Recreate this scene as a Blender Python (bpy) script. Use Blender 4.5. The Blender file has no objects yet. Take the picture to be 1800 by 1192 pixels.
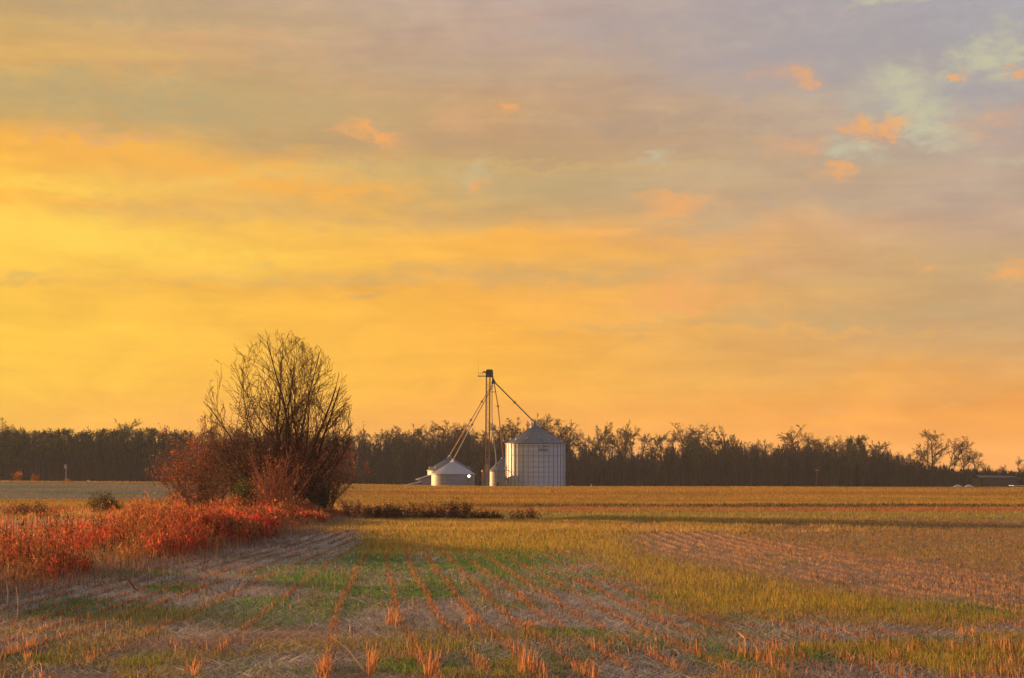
import bpy, bmesh, math, random
import numpy as np
from mathutils import Vector

SC = bpy.context.scene
COL = SC.collection
F = 3000.0; CX = 900.0; HY = 842.0; H = 1.8       # focal length in photo pixels, horizon row, eye height
SUN_AZ = math.radians(-58.0)                       # left of the view axis
SUN_EL = math.radians(6.0)

# ------------------------------------------------------------------ camera
cam = bpy.data.cameras.new('camera'); cam_o = bpy.data.objects.new('camera', cam); COL.objects.link(cam_o)
cam.sensor_width = 36.0; cam.lens = F / 1800.0 * 36.0
cam.shift_y = (HY - 596.0) / 1800.0
cam.clip_start = 0.1; cam.clip_end = 6000
cam_o.location = (0, 0, H); cam_o.rotation_euler = (math.radians(90), 0, 0)
SC.camera = cam_o

def lin(c):
    return tuple(((v / 255.0) / 12.92 if v / 255.0 <= 0.04045 else ((v / 255.0 + 0.055) / 1.055) ** 2.4) for v in c)

# ------------------------------------------------------------------ node helper
class G:
    def __init__(self, tree): self.t = tree
    def node(self, typ, **kw):
        n = self.t.nodes.new(typ)
        for k, v in kw.items(): setattr(n, k, v)
        return n
    def put(self, sock, v):
        if hasattr(v, 'is_output') or isinstance(v, bpy.types.NodeSocket): self.t.links.new(v, sock)
        else: sock.default_value = v
    def m(self, op, a, b=0.0, c=0.0, clamp=False):
        n = self.node('ShaderNodeMath', operation=op); n.use_clamp = clamp
        for i, v in enumerate((a, b, c)): self.put(n.inputs[i], v)
        return n.outputs[0]
    def vm(self, op, a, b=(0, 0, 0)):
        n = self.node('ShaderNodeVectorMath', operation=op)
        self.put(n.inputs[0], a); self.put(n.inputs[1], b)
        return n.outputs['Value'] if op in ('LENGTH', 'DOT_PRODUCT', 'DISTANCE') else n.outputs[0]
    def mr(self, v, a, b, c=0.0, d=1.0, smooth=True):
        n = self.node('ShaderNodeMapRange', interpolation_type='SMOOTHSTEP' if smooth else 'LINEAR')
        self.put(n.inputs[0], v)
        for i, x in enumerate((a, b, c, d)): self.put(n.inputs[i + 1], x)
        return n.outputs[0]
    def mix(self, f, a, b, blend='MIX'):
        n = self.node('ShaderNodeMix', data_type='RGBA', blend_type=blend)
        n.clamp_factor = True
        self.put(n.inputs[0], f); self.put(n.inputs[6], a if not isinstance(a, tuple) or len(a) == 4 else (*a, 1))
        self.put(n.inputs[7], b if not isinstance(b, tuple) or len(b) == 4 else (*b, 1))
        return n.outputs[2]
    def noise(self, vec, scale, detail=4, rough=0.55, dist=0.0):
        n = self.node('ShaderNodeTexNoise')
        if vec is not None: self.put(n.inputs['Vector'], vec)
        n.inputs['Scale'].default_value = scale; n.inputs['Detail'].default_value = detail
        n.inputs['Roughness'].default_value = rough; n.inputs['Distortion'].default_value = dist
        return n.outputs['Fac']
    def comb(self, x, y, z=0.0):
        n = self.node('ShaderNodeCombineXYZ')
        for i, v in enumerate((x, y, z)): self.put(n.inputs[i], v)
        return n.outputs[0]
    def ramp(self, fac, stops):
        n = self.node('ShaderNodeValToRGB'); cr = n.color_ramp
        stops = sorted(stops)
        while len(cr.elements) < len(stops): cr.elements.new(0.5)
        for e, (p, c) in zip(cr.elements, stops):
            e.position = p; e.color = (*c, 1)
        self.put(n.inputs[0], fac)
        return n.outputs[0]

# ------------------------------------------------------------------ sky
world = bpy.data.worlds.new('World'); SC.world = world; world.use_nodes = True
wt = world.node_tree; wt.nodes.clear(); g = G(wt)
tc = g.node('ShaderNodeTexCoord').outputs['Generated']
d = g.vm('NORMALIZE', tc)
sep = g.node('ShaderNodeSeparateXYZ'); g.put(sep.inputs[0], d)
A = g.m('ARCTAN2', sep.outputs[0], sep.outputs[1])
E = g.m('ARCSINE', sep.outputs[2])
def pA(px): return math.atan((px - CX) / F)
def pE(px, py): return math.asin(((HY - py) / F) / math.sqrt(1 + ((px - CX) / F) ** 2 + ((HY - py) / F) ** 2))
# streaky warp of the cloud layers (longer along the horizon than up)
nv = g.comb(g.m('MULTIPLY', A, 5.0), g.m('MULTIPLY', E, 17.0), 3.1)
w1 = g.noise(nv, 1.6, 6, 0.56, 0.3)
w2 = g.noise(g.comb(g.m('MULTIPLY', A, 24.0), g.m('MULTIPLY', E, 46.0), 7.7), 1.5, 6, 0.6, 0.4)
w3 = g.noise(g.comb(g.m('MULTIPLY', A, 24.0), g.m('MULTIPLY', E, 46.0), 27.7), 1.5, 6, 0.6, 0.4)
Ew = g.m('ADD', E, g.m('MULTIPLY', g.m('SUBTRACT', w1, 0.5), 0.055))
Ew = g.m('ADD', Ew, g.m('MULTIPLY', g.m('SUBTRACT', w2, 0.5), 0.012))
EM = 1.5708
def sky_ramp(px, rows, top):
    st = [(max(0.0, pE(px, y)) / EM, lin(c)) for y, c in rows]
    st += [(0.5, lin(top)), (1.0, lin((160, 156, 160)))]
    return g.ramp(g.m('DIVIDE', Ew, EM), st)
R_left = sky_ramp(0, [(-60, (196, 166, 118)), (0, (203, 170, 112)), (55, (214, 175, 108)), (100, (222, 178, 103)), (155, (202, 171, 110)),
    (215, (214, 174, 100)), (255, (250, 189, 84)), (305, (254, 204, 88)), (345, (250, 190, 84)), (400, (255, 214, 92)),
    (445, (255, 210, 88)), (490, (250, 197, 84)), (560, (254, 205, 82)), (650, (254, 202, 80)), (745, (252, 192, 82)), (842, (250, 186, 86))], (172, 160, 150))
R_mid = sky_ramp(900, [(-60, (186, 168, 160)), (0, (190, 168, 155)), (100, (193, 166, 142)), (190, (202, 166, 122)), (250, (194, 160, 120)), (276, (204, 168, 112)),
    (296, (200, 172, 122)), (370, (210, 174, 114)), (412, (246, 184, 92)), (450, (250, 188, 86)), (486, (234, 178, 96)),
    (516, (248, 184, 84)), (580, (250, 185, 82)), (650, (252, 188, 80)), (745, (252, 180, 86)), (842, (246, 172, 92))], (166, 160, 158))
R_right = sky_ramp(1700, [(-60, (168, 167, 175)), (0, (171, 167, 172)), (100, (170, 165, 166)), (180, (184, 170, 158)), (250, (184, 166, 150)), (300, (190, 168, 146)),
    (400, (196, 166, 138)), (480, (200, 168, 122)), (560, (202, 166, 118)), (620, (212, 168, 110)), (690, (234, 170, 90)),
    (730, (248, 172, 82)), (790, (252, 174, 80)), (842, (248, 168, 86))], (160, 158, 164))
R_back = g.ramp(g.m('DIVIDE', E, EM), [(0.0, lin((172, 156, 164))), (0.08, lin((174, 166, 180))), (0.25, lin((164, 167, 188))), (1.0, lin((160, 156, 160)))])
R_sun = g.ramp(g.m('DIVIDE', Ew, EM), [(0.0, (1.25, 0.66, 0.14)), (0.07, (1.55, 0.95, 0.24)), (0.16, (1.1, 0.62, 0.16)), (0.3, lin((205, 172, 120))), (1.0, lin((160, 156, 160)))])
c1 = g.mix(g.mr(A, pA(0), pA(900), smooth=False), R_left, R_mid)
c1 = g.mix(g.mr(A, pA(900), pA(1700), smooth=False), c1, R_right)
dA = g.m('ABSOLUTE', g.m('WRAP', g.m('SUBTRACT', A, SUN_AZ), math.pi, -math.pi))
front = g.mix(g.mr(dA, 1.25, 2.3), c1, R_back)
skyc = g.mix(g.mr(dA, 0.05, 0.56), R_sun, front)
# soft mottling of the cloud deck
mott = g.m('MULTIPLY_ADD', g.m('SUBTRACT', g.noise(g.comb(g.m('MULTIPLY', A, 9.0), g.m('MULTIPLY', E, 24.0), 1.3), 1.8, 7, 0.6, 0.6), 0.5), 0.46, 1.0)
skyc = g.mix(1.0, skyc, g.comb(mott, g.m('MULTIPLY_ADD', g.m('SUBTRACT', mott, 1.0), 0.95, 1.0), g.m('MULTIPLY_ADD', g.m('SUBTRACT', mott, 1.0), 0.6, 1.0)), 'MULTIPLY')
strk = g.noise(g.comb(g.m('MULTIPLY', A, 7.0), g.m('MULTIPLY', E, 75.0), 9.4), 1.4, 6, 0.62, 0.5)
sk = g.m('MULTIPLY_ADD', g.m('MULTIPLY', g.m('SUBTRACT', strk, 0.5), g.mr(E, 0.0, 0.05)), 0.34, 1.0)
skyc = g.mix(1.0, skyc, g.comb(g.m('MULTIPLY_ADD', g.m('SUBTRACT', sk, 1.0), 0.7, 1.0), sk, g.m('MULTIPLY_ADD', g.m('SUBTRACT', sk, 1.0), 0.4, 1.0)), 'MULTIPLY')
# individual clouds and clear gaps
P0 = g.comb(g.m('ADD', A, g.m('MULTIPLY', g.m('SUBTRACT', w2, 0.5), 0.050)), g.m('ADD', E, g.m('MULTIPLY', g.m('SUBTRACT', w3, 0.5), 0.034)))
nish = g.node('ShaderNodeTexSky', sky_type='NISHITA'); nish.sun_disc = False
nish.sun_elevation = SUN_EL; nish.sun_rotation = SUN_AZ
clear = g.mix(0.03, lin((200, 197, 164)), g.mix(1.0, nish.outputs[0], (0.1, 0.1, 0.1), 'MULTIPLY'))
w4 = g.noise(g.comb(g.m('MULTIPLY', A, 60.0), g.m('MULTIPLY', E, 110.0), 11.7), 1.5, 5, 0.62, 0.5)
wf = g.m('MULTIPLY', g.m('SUBTRACT', w4, 0.5), 2.4)
wisp = g.mr(g.noise(g.comb(g.m('MULTIPLY', A, 38.0), g.m('MULTIPLY', E, 90.0), 5.2), 1.5, 6, 0.65, 0.8), 0.34, 0.6, 0.45, 1.0)
def blob(col, px, py, rx, ry, s, rot=0.0):
    global skyc
    v = g.vm('SUBTRACT', P0, (pA(px), pE(px, py), 0))
    if rot:
        n = g.node('ShaderNodeVectorRotate', rotation_type='Z_AXIS'); g.put(n.inputs['Vector'], v); n.inputs['Angle'].default_value = math.radians(rot); v = n.outputs[0]
    v = g.vm('MULTIPLY', v, (F / rx, F / ry, 0))
    skyc = g.mix(g.m('MULTIPLY', g.mr(g.m('ADD', g.vm('LENGTH', v), wf), 1.6, 0.0, 0.0, s * (1.12 if col in (PNK, OR) else 1.1)), wisp), skyc, col)
LAV = lin((166, 160, 163)); TAN = lin((190, 160, 122)); PNK = lin((246, 178, 106)); PNK2 = lin((222, 172, 126)); YEL = lin((255, 216, 96)); GRY = lin((186, 168, 122)); OR = lin((252, 186, 86))
for a in [(GRY, 150, 165, 330, 45, .55), (GRY, 420, 200, 330, 60, .5), (TAN, 900, 262, 330, 26, .6), (GRY, 700, 300, 260, 20, .3), (GRY, 960, 330, 200, 30, .4),
          (LAV, 1400, 100, 260, 60, .5), (LAV, 1560, 70, 190, 60, .6), (OR, 330, 290, 330, 30, .6, 6), (OR, 560, 330, 200, 22, .45, 4),
          (YEL, 130, 410, 260, 30, .6, 6), (YEL, 60, 325, 120, 10, .6, 5), (GRY, 300, 372, 200, 18, .25), (GRY, 900, 485, 420, 16, .35), (GRY, 300, 492, 300, 8, .2),
          (clear, 1600, 165, 85, 48, .9), (clear, 1645, 222, 70, 34, .9), (clear, 1735, 105, 80, 26, .85), (clear, 1580, -6, 66, 17, .95), (clear, 1790, 60, 46, 28, .6),
          (clear, 1490, 262, 50, 22, .75), (clear, 1142, 280, 44, 8, .6), (clear, 828, 300, 14, 22, .4), (clear, 1790, 285, 34, 9, .5),
          (LAV, 1700, 165, 52, 32, .75), (LAV, 1770, 205, 80, 36, .5), (LAV, 1540, 180, 34, 22, .5),
          (PNK, 648, 233, 66, 9, .85, 12), (PNK, 690, 250, 30, 11, .8, 24), (PNK, 887, 197, 24, 15, .7), (PNK2, 800, 212, 60, 20, .5), (PNK, 1414, 146, 24, 12, .85), (PNK2, 1370, 132, 60, 16, .5),
          (PNK, 1200, 352, 80, 12, .75), (PNK, 1180, 372, 32, 22, .7), (PNK, 1196, 518, 58, 40, .75), (PNK, 1160, 536, 74, 16, .6), (PNK, 1290, 512, 60, 20, .4), (PNK2, 1350, 460, 70, 12, .5),
          (PNK, 1520, 232, 48, 17, .9, 18), (PNK, 1575, 232, 22, 26, .85), (PNK, 1455, 300, 24, 14, .7), (PNK2, 1400, 258, 46, 24, .6), (PNK, 1690, 126, 22, 8, .9), (PNK, 1792, 128, 20, 9, .9), (PNK2, 1740, 220, 60, 26, .5),
          (PNK, 1620, 467, 16, 9, .7), (PNK, 1778, 474, 34, 13, .8), (PNK2, 350, 75, 30, 16, .6), (PNK2, 445, 64, 50, 16, .55), (PNK2, 280, 66, 26, 10, .5), (PNK, 842, 323, 14, 9, .7), (PNK2, 170, 242, 110, 10, .5),
          (PNK, 1480, 712, 60, 8, .5), (PNK, 1664, 716, 30, 6, .5), (GRY, 650, 517, 36, 6, .4), (GRY, 40, 498, 60, 6, .35), (lin((212, 180, 118)), 960, 290, 280, 6, .5), (TAN, 1060, 250, 190, 22, .4), (YEL, 250, 430, 200, 8, .5, 4), (OR, 150, 255, 160, 9, .5, 2), (OR, 960, 520, 120, 14, .5), (OR, 940, 420, 130, 14, .4), (GRY, 1450, 560, 260, 26, .35), (GRY, 1100, 575, 160, 8, .3), (OR, 1400, 585, 300, 7, .35), (lin((182, 163, 128)), 260, 22, 330, 22, .5), (lin((182, 162, 136)), 760, 120, 300, 24, .4), (lin((172, 152, 132)), 1180, 215, 230, 22, .5), (lin((168, 160, 160)), 1250, 40, 330, 26, .45), (lin((176, 160, 146)), 1500, 355, 300, 26, .35), (lin((214, 172, 112)), 700, 392, 260, 10, .35), (OR, 1150, 440, 200, 10, .35)]:
    blob(*a)
hs = g.node('ShaderNodeHueSaturation'); hs.inputs['Hue'].default_value = 0.4955; hs.inputs['Saturation'].default_value = 1.02; hs.inputs['Value'].default_value = 0.985; g.put(hs.inputs['Color'], skyc); skyc = hs.outputs[0]
bg = g.node('ShaderNodeBackground'); bg.inputs[1].default_value = 0.397; g.put(bg.inputs[0], skyc)
wo = g.node('ShaderNodeOutputWorld'); wt.links.new(bg.outputs[0], wo.inputs[0])
world.cycles.sampling_method = 'MANUAL'; world.cycles.sample_map_resolution = 512

# ------------------------------------------------------------------ sun, exposure
sl = bpy.data.lights.new('sun', 'SUN'); sl.energy = 5.0; sl.angle = math.radians(0.6); sl.color = (1.0, 0.50, 0.19)
so = bpy.data.objects.new('sun', sl); COL.objects.link(so)
sdir = Vector((math.sin(SUN_AZ) * math.cos(SUN_EL), math.cos(SUN_AZ) * math.cos(SUN_EL), math.sin(SUN_EL)))
so.rotation_euler = sdir.to_track_quat('Z', 'Y').to_euler(); so.location = (-60, 40, 60)
SC.view_settings.view_transform = 'Standard'; SC.view_settings.look = 'None'
SC.view_settings.exposure = 1.35; SC.view_settings.gamma = 1.0; SC.view_settings.use_curve_mapping = False
SC.render.engine = 'CYCLES'
SC.cycles.use_denoising = True
SC.cycles.max_bounces = 5; SC.cycles.diffuse_bounces = 3; SC.cycles.glossy_bounces = 2; SC.cycles.transmission_bounces = 3; SC.cycles.volume_bounces = 0

rng = np.random.default_rng(7); R = random.Random(11)

# ------------------------------------------------------------------ materials
def mat_plain(name, col, rough=0.7, metal=0.0, var=0.15, scale=3.0, bump=0.0, spec=0.3, stripes=None):
    m = bpy.data.materials.new(name); m.use_nodes = True; t = m.node_tree; q = G(t)
    b = t.nodes['Principled BSDF']
    co = q.node('ShaderNodeTexCoord').outputs['Object']
    n = q.noise(co, scale, 5, 0.6)
    f = q.m('MULTIPLY_ADD', q.m('SUBTRACT', n, 0.5), var * 4, 1.0)
    n2 = q.noise(q.vm('MULTIPLY', co, (1, 1, 0.12)), scale * 2.2, 3, 0.6)
    f = q.m('MULTIPLY', f, q.m('MULTIPLY_ADD', q.m('SUBTRACT', n2, 0.5), var * 2, 1.0))
    q.put(b.inputs['Base Color'], q.mix(1.0, (*col, 1), q.comb(f, f, f), 'MULTIPLY'))
    b.inputs['Roughness'].default_value = rough; b.inputs['Metallic'].default_value = metal
    b.inputs['Specular IOR Level'].default_value = spec
    if stripes:
        w = q.node('ShaderNodeTexWave', wave_type='BANDS', bands_direction='Z'); w.inputs['Scale'].default_value = stripes
        q.put(w.inputs['Vector'], co)
        bp = q.node('ShaderNodeBump'); bp.inputs['Strength'].default_value = 0.35; bp.inputs['Distance'].default_value = 0.02
        q.put(bp.inputs['Height'], w.outputs['Fac']); t.links.new(bp.outputs[0], b.inputs['Normal'])
    elif bump:
        bp = q.node('ShaderNodeBump'); bp.inputs['Strength'].default_value = bump; q.put(bp.inputs['Height'], n)
        t.links.new(bp.outputs[0], b.inputs['Normal'])
    return m

def mat_leaf(name, trans=0.35, tint=None, var=0.0):
    """thin plant tissue: colour from the mesh's own Col attribute, some light passes through"""
    m = bpy.data.materials.new(name); m.use_nodes = True; t = m.node_tree; t.nodes.clear(); q = G(t)
    c = q.node('ShaderNodeAttribute', attribute_name='Col').outputs['Color']
    if tint: c = q.mix(1.0, c, (*tint, 1), 'MULTIPLY')
    if var:
        n = q.noise(q.node('ShaderNodeTexCoord').outputs['Object'], var, 3, 0.6)
        f = q.m('MULTIPLY_ADD', q.m('SUBTRACT', n, 0.5), 1.4, 1.0); c = q.mix(1.0, c, q.comb(f, f, f), 'MULTIPLY')
    dn = q.node('ShaderNodeBsdfDiffuse'); tn = q.node('ShaderNodeBsdfTranslucent')
    q.put(dn.inputs[0], c); q.put(tn.inputs[0], c)
    mx = q.node('ShaderNodeMixShader'); mx.inputs[0].default_value = trans
    t.links.new(dn.outputs[0], mx.inputs[1]); t.links.new(tn.outputs[0], mx.inputs[2])
    o = q.node('ShaderNodeOutputMaterial'); t.links.new(mx.outputs[0], o.inputs[0])
    return m

M_leaf = mat_leaf('plant_tissue', 0.38)
M_weed = mat_leaf('weed_tissue', 0.45)
M_wood = mat_leaf('bark_and_leaf_mass', 0.05)
M_treebark = mat_plain('dark_tree_bark', (0.062, 0.038, 0.028), 0.9, 0, 0.12, 2.0, spec=0.1)
M_bark = mat_plain('bark', (0.13, 0.08, 0.06), 0.9, 0, 0.12, 2.0, spec=0.1)
M_barkfar = mat_plain('bark_far', (0.068, 0.048, 0.040), 0.9, 0, 0.12, 0.4, spec=0.05)
M_galv = mat_plain('galvanised_steel', (0.41, 0.435, 0.49), 0.48, 0.35, 0.04, 0.7, stripes=9.0)
M_galv_roof = mat_plain('weathered_roof_steel', (0.14, 0.155, 0.185), 0.5, 0.3, 0.06, 0.8)
M_pale_roof = mat_plain('pale_roof_steel', (0.38, 0.395, 0.46), 0.5, 0.25, 0.05, 0.8)
M_galv_old = mat_plain('dull_bin_steel', (0.22, 0.235, 0.265), 0.5, 0.35, 0.05, 0.7, stripes=9.0)
M_seam = mat_plain('stiffener_steel', (0.22, 0.23, 0.25), 0.5, 0.4, 0.05)
M_rust = mat_plain('rusty_steel', (0.30, 0.17, 0.105), 0.6, 0.2, 0.1, 1.0)
M_dark = mat_plain('dark_painted_steel', (0.045, 0.042, 0.045), 0.5, 0.1, 0.1)
M_ink = mat_plain('dark_green_lettering', (0.025, 0.05, 0.035), 0.6)
M_white = mat_plain('white_sheet', (0.72, 0.72, 0.74), 0.5, 0, 0.03)
M_red = mat_plain('red_paint', (0.42, 0.12, 0.07), 0.5)
M_green = mat_plain('green_paint', (0.16, 0.23, 0.12), 0.5)
M_barnroof = mat_plain('dull_barn_roof', (0.07, 0.07, 0.075), 0.7)
M_wooddark = mat_plain('dark_barn_boards', (0.022, 0.020, 0.020), 0.8)
M_post = mat_plain('grey_post', (0.36, 0.35, 0.33), 0.8)
M_glass = mat_plain('dark_glass', (0.03, 0.035, 0.04), 0.15)
def emit_mat():
    m = bpy.data.materials.new('lit_lamp'); m.use_nodes = True; b = m.node_tree.nodes['Principled BSDF']
    b.inputs['Emission Color'].default_value = (1, 0.97, 0.88, 1); b.inputs['Emission Strength'].default_value = 2.2
    return m
M_lamp = emit_mat()

# ------------------------------------------------------------------ mesh helpers
def mesh_np(name, V, T, C=None):
    """triangles from numpy arrays, optional per-vertex Col"""
    me = bpy.data.meshes.new(name); V = np.asarray(V, np.float32); T = np.asarray(T, np.int32)
    me.vertices.add(len(V)); me.vertices.foreach_set('co', V.ravel())
    me.loops.add(T.size); me.loops.foreach_set('vertex_index', T.ravel())
    me.polygons.add(len(T)); me.polygons.foreach_set('loop_start', np.arange(0, T.size, 3, dtype=np.int32))
    me.update(calc_edges=True)
    if C is not None:
        at = me.color_attributes.new('Col', 'FLOAT_COLOR', 'POINT')
        c4 = np.ones((len(V), 4), np.float32); c4[:, :3] = C; at.data.foreach_set('color', c4.ravel())
    return me
def ob(name, me, mat=None, parent=None, loc=None):
    o = bpy.data.objects.new(name, me); COL.objects.link(o)
    if mat is not None and me is not None and not me.materials: me.materials.append(mat)
    if parent is not None: o.parent = parent
    if loc is not None: o.location = loc
    return o
def tag(o, label, cat, group=None):
    o['label'] = label; o['category'] = cat
    if group: o['group'] = group
    return o
def empty(name, loc, label, cat, group=None, rz=0.0):
    o = bpy.data.objects.new(name, None); COL.objects.link(o); o.location = loc; o.rotation_euler[2] = rz; o.empty_display_size = 0.2
    return tag(o, label, cat, group)
class MB:
    def __init__(s): s.v = []; s.f = []
    def add(s, vs, fs):
        b = len(s.v); s.v += [tuple(v) for v in vs]; s.f += [tuple(b + i for i in f) for f in fs]; return s
    def box(s, c, sz, rz=0.0):
        cx, cy, cz = c; a, b, h = sz[0] / 2, sz[1] / 2, sz[2] / 2; co, si = math.cos(rz), math.sin(rz)
        vs = [(cx + x * co - y * si, cy + x * si + y * co, cz + z) for z in (-h, h) for x, y in ((-a, -b), (a, -b), (a, b), (-a, b))]
        return s.add(vs, [(3, 2, 1, 0), (4, 5, 6, 7), (0, 1, 5, 4), (1, 2, 6, 5), (2, 3, 7, 6), (3, 0, 4, 7)])
    def tube(s, p, q, r0, r1=None, n=8):
        r1 = r0 if r1 is None else r1
        p, q = Vector(p), Vector(q); z = (q - p).normalized(); x = z.orthogonal().normalized(); y = z.cross(x)
        vs = [tuple(c + (x * math.cos(a) + y * math.sin(a)) * r) for c, r in ((p, r0), (q, r1)) for a in [2 * math.pi * i / n for i in range(n)]]
        fs = [(i, (i + 1) % n, n + (i + 1) % n, n + i) for i in range(n)] + [tuple(range(n - 1, -1, -1)), tuple(range(n, 2 * n))]
        return s.add(vs, fs)
    def lathe(s, prof, n=48, a0=0.0, a1=2 * math.pi, c=(0, 0)):
        full = abs(a1 - a0 - 2 * math.pi) < 1e-6; k = n if full else n + 1
        vs = [(c[0] + r * math.cos(a0 + (a1 - a0) * i / n), c[1] + r * math.sin(a0 + (a1 - a0) * i / n), z) for r, z in prof for i in range(k)]
        fs = [(j * k + i, j * k + (i + 1) % k, (j + 1) * k + (i + 1) % k, (j + 1) * k + i) for j in range(len(prof) - 1) for i in range(n)]
        return s.add(vs, fs)
    def mesh(s, name, smooth=False):
        me = bpy.data.meshes.new(name); me.from_pydata(s.v, [], s.f); me.update()
        if smooth: me.polygons.foreach_set('use_smooth', [True] * len(me.polygons))
        return me
    def build(s, name, mat, parent=None, smooth=False): return ob(name, s.mesh(name, smooth), mat, parent)

# value noise
def vnoise(x, y, seed=0):
    x = np.asarray(x, float); y = np.asarray(y, float)
    def h(i, j):
        n = (i * 374761393 + j * 668265263 + seed * 1442695041) & 0x7fffffff
        n = ((n ^ (n >> 13)) * 1274126177) & 0x7fffffff
        return ((n ^ (n >> 16)) & 0xffff) / 65535.0
    i = np.floor(x).astype(np.int64); j = np.floor(y).astype(np.int64); fx = x - i; fy = y - j
    fx = fx * fx * (3 - 2 * fx); fy = fy * fy * (3 - 2 * fy)
    return (h(i, j) * (1 - fx) + h(i + 1, j) * fx) * (1 - fy) + (h(i, j + 1) * (1 - fx) + h(i + 1, j + 1) * fx) * fy
def fbm(x, y, seed=0, o=4):
    s = 0; a = 0.5; t = 0
    for k in range(o):
        s = s + a * vnoise(x * 2 ** k, y * 2 ** k, seed + k * 17); t += a; a *= 0.55
    return s / t
def sst(a, b, x):
    t = np.clip((x - a) / (b - a), 0, 1); return t * t * (3 - 2 * t)

# ------------------------------------------------------------------ terrain
CR_X = [-400, 0, 300, 620, 760, 900, 1300, 1800, 2300]
CR_Y = [846, 847, 849, 852.5, 855.5, 857, 857, 858, 859]
def ground_z(X, Y):
    X = np.asarray(X, float); Y = np.asarray(Y, float); Ys = np.maximum(Y, 1.0)
    zc = H - (np.interp(CX + F * X / 240.0, CR_X, CR_Y) - HY) * 240.0 / F
    z = zc * sst(125, 240, Y) - (zc + 0.35) * sst(243, 330, Y)
    z = z - 0.22 * np.exp(-((Y - 113 - 0.02 * X) / 3.0) ** 2) * sst(-8, 2, X)
    z = z - 0.45 * np.exp(-((Y - 80) / 4.0) ** 2) * sst(-9.5, -6, X) * (1 - sst(-1, 4, X))
    z = z + 0.10 * (fbm(X * 0.11 + 5, Y * 0.11, 3, 3) - 0.5) * sst(8, 20, Y) * (1 - sst(140, 240, Y))
    z = z + 0.035 * (fbm(X * 1.1, Y * 1.1, 9, 2) - 0.5) * (1 - sst(60, 120, Y))
    return z
def gpt(px, py):
    """ground point seen at a photo pixel (flat part of the field)"""
    Y = H * F / (py - HY)
    for _ in range(6):
        X = (px - CX) / F * Y; Y = (H - float(ground_z(X, Y))) * F / (py - HY)
    return (px - CX) / F * Y, Y
def at(px, py, Y): return Vector(((px - CX) / F * Y, Y, H + (HY - py) / F * Y))

# crop rows: straight on the left, swinging right in the middle
_cY = [12, 17, 20.5, 23, 27, 33, 44, 55, 65, 90]; _cX = [1.1, .55, .17, -.12, -.45, -.99, -1.83, -2.0, -1.84, -1.5]
def row_w(u): return sst(-5.2, -3.0, u)
def row_x(u, Y): return u + row_w(u) * (np.interp(Y, _cY, _cX) + 1.83)

# what covers the field where (all masks 0..1)
def ell(px, py, cx, cy, rx, ry): return np.clip(1.4 - np.hypot((px - cx) / rx, (py - cy) / ry), 0, 1)
def cover(X, Y):
    Yc = np.maximum(Y, 3.0); px = CX + F * X / Yc; py = HY + F * H / Yc
    n1 = fbm(X * 0.35, Y * 0.22, 21, 4); n2 = fbm(X * 1.3, Y * 0.8, 33, 3)
    green = np.zeros_like(px)
    for e in [(880, 985, 130, 26), (800, 1005, 130, 24), (660, 985, 70, 22), (560, 1022, 90, 14), (760, 1040, 90, 18), (1480, 1066, 260, 14), (1720, 1080, 160, 14), (1250, 1050, 140, 10),
              (330, 1163, 120, 14), (130, 1062, 70, 9), (300, 1035, 60, 9), (60, 1150, 90, 22), (720, 1175, 90, 14), (1000, 1115, 80, 10), (1500, 1150, 120, 16), (1720, 1150, 110, 16), (1260, 1165, 90, 16), (480, 1180, 120, 10), (560, 1062, 170, 12), (620, 1046, 80, 20), (900, 1060, 80, 10)]:
        green = np.maximum(green, ell(px, py, *e))
    green = np.clip(green * (0.35 + 1.4 * n2) , 0, 1) * sst(0.3, 0.5, n2 * 0.6 + n1 * 0.4)
    green = np.maximum(green, sst(0.53, 0.68, n1) * 0.6 * sst(960, 1010, py))
    edge = 1000 + (py - 985) * 1.9 + 60 * (n1 - 0.5)
    olive = sst(-30, 110, px - edge) * (1 - sst(1062, 1100, py + 26 * (n2 - .5) - 0.012 * (px - 1400)))
    olive = np.maximum(olive, sst(600, 660, px) * (1 - sst(958, 985, py + 20 * (n2 - .5))) * (1 - sst(1040, 1150, px)))
    rowband = sst(0, 12, py - (918 + 0.155 * (px - 1180))) * (1 - sst(20, 60, py - (945 + 0.175 * (px - 1180)))) * sst(1040, 1190, px)
    soil = sst(1180, 1320, px) * (1 - sst(0, 30, py - (930 + 0.155 * (px - 1180)))) * (0.5 + 0.5 * n2)
    olive = olive * (1 - rowband) * (1 - 0.8 * soil)
    mixz = np.maximum(sst(1070, 1120, py + 60 * (n1 - .5)) * 0.75, sst(1020, 1120, px - (py - 1060) * .4) * sst(1050, 1085, py + 30 * (n1 - .5)))
    olive = np.maximum(olive, mixz * sst(.50, .62, fbm(X * .9, Y * .55, 131, 3)) * .75)
    soil = np.maximum(soil, mixz * sst(.48, .62, fbm(X * .8 + 30, Y * .5, 141, 3)) * .9)
    return px, py, n1, n2, green, olive, rowband, soil
LITTER = np.array([.36, .325, .292]); GREEN = np.array([.085, .165, .035]); OLIVE = np.array([.29, .225, .07]); SOIL = np.array([.30, .19, .12]); TANC = np.array([.52, .36, .25])
GOLD = np.array([.34, .215, .06]); SHADED_WHEAT = np.array([.15, .165, .14]); DARKG = np.array([.06, .07, .045]); REDB = np.array([.30, .165, .085])
def lerp(a, b, t): return a * (1 - t)[..., None] + b * t[..., None]
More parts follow.
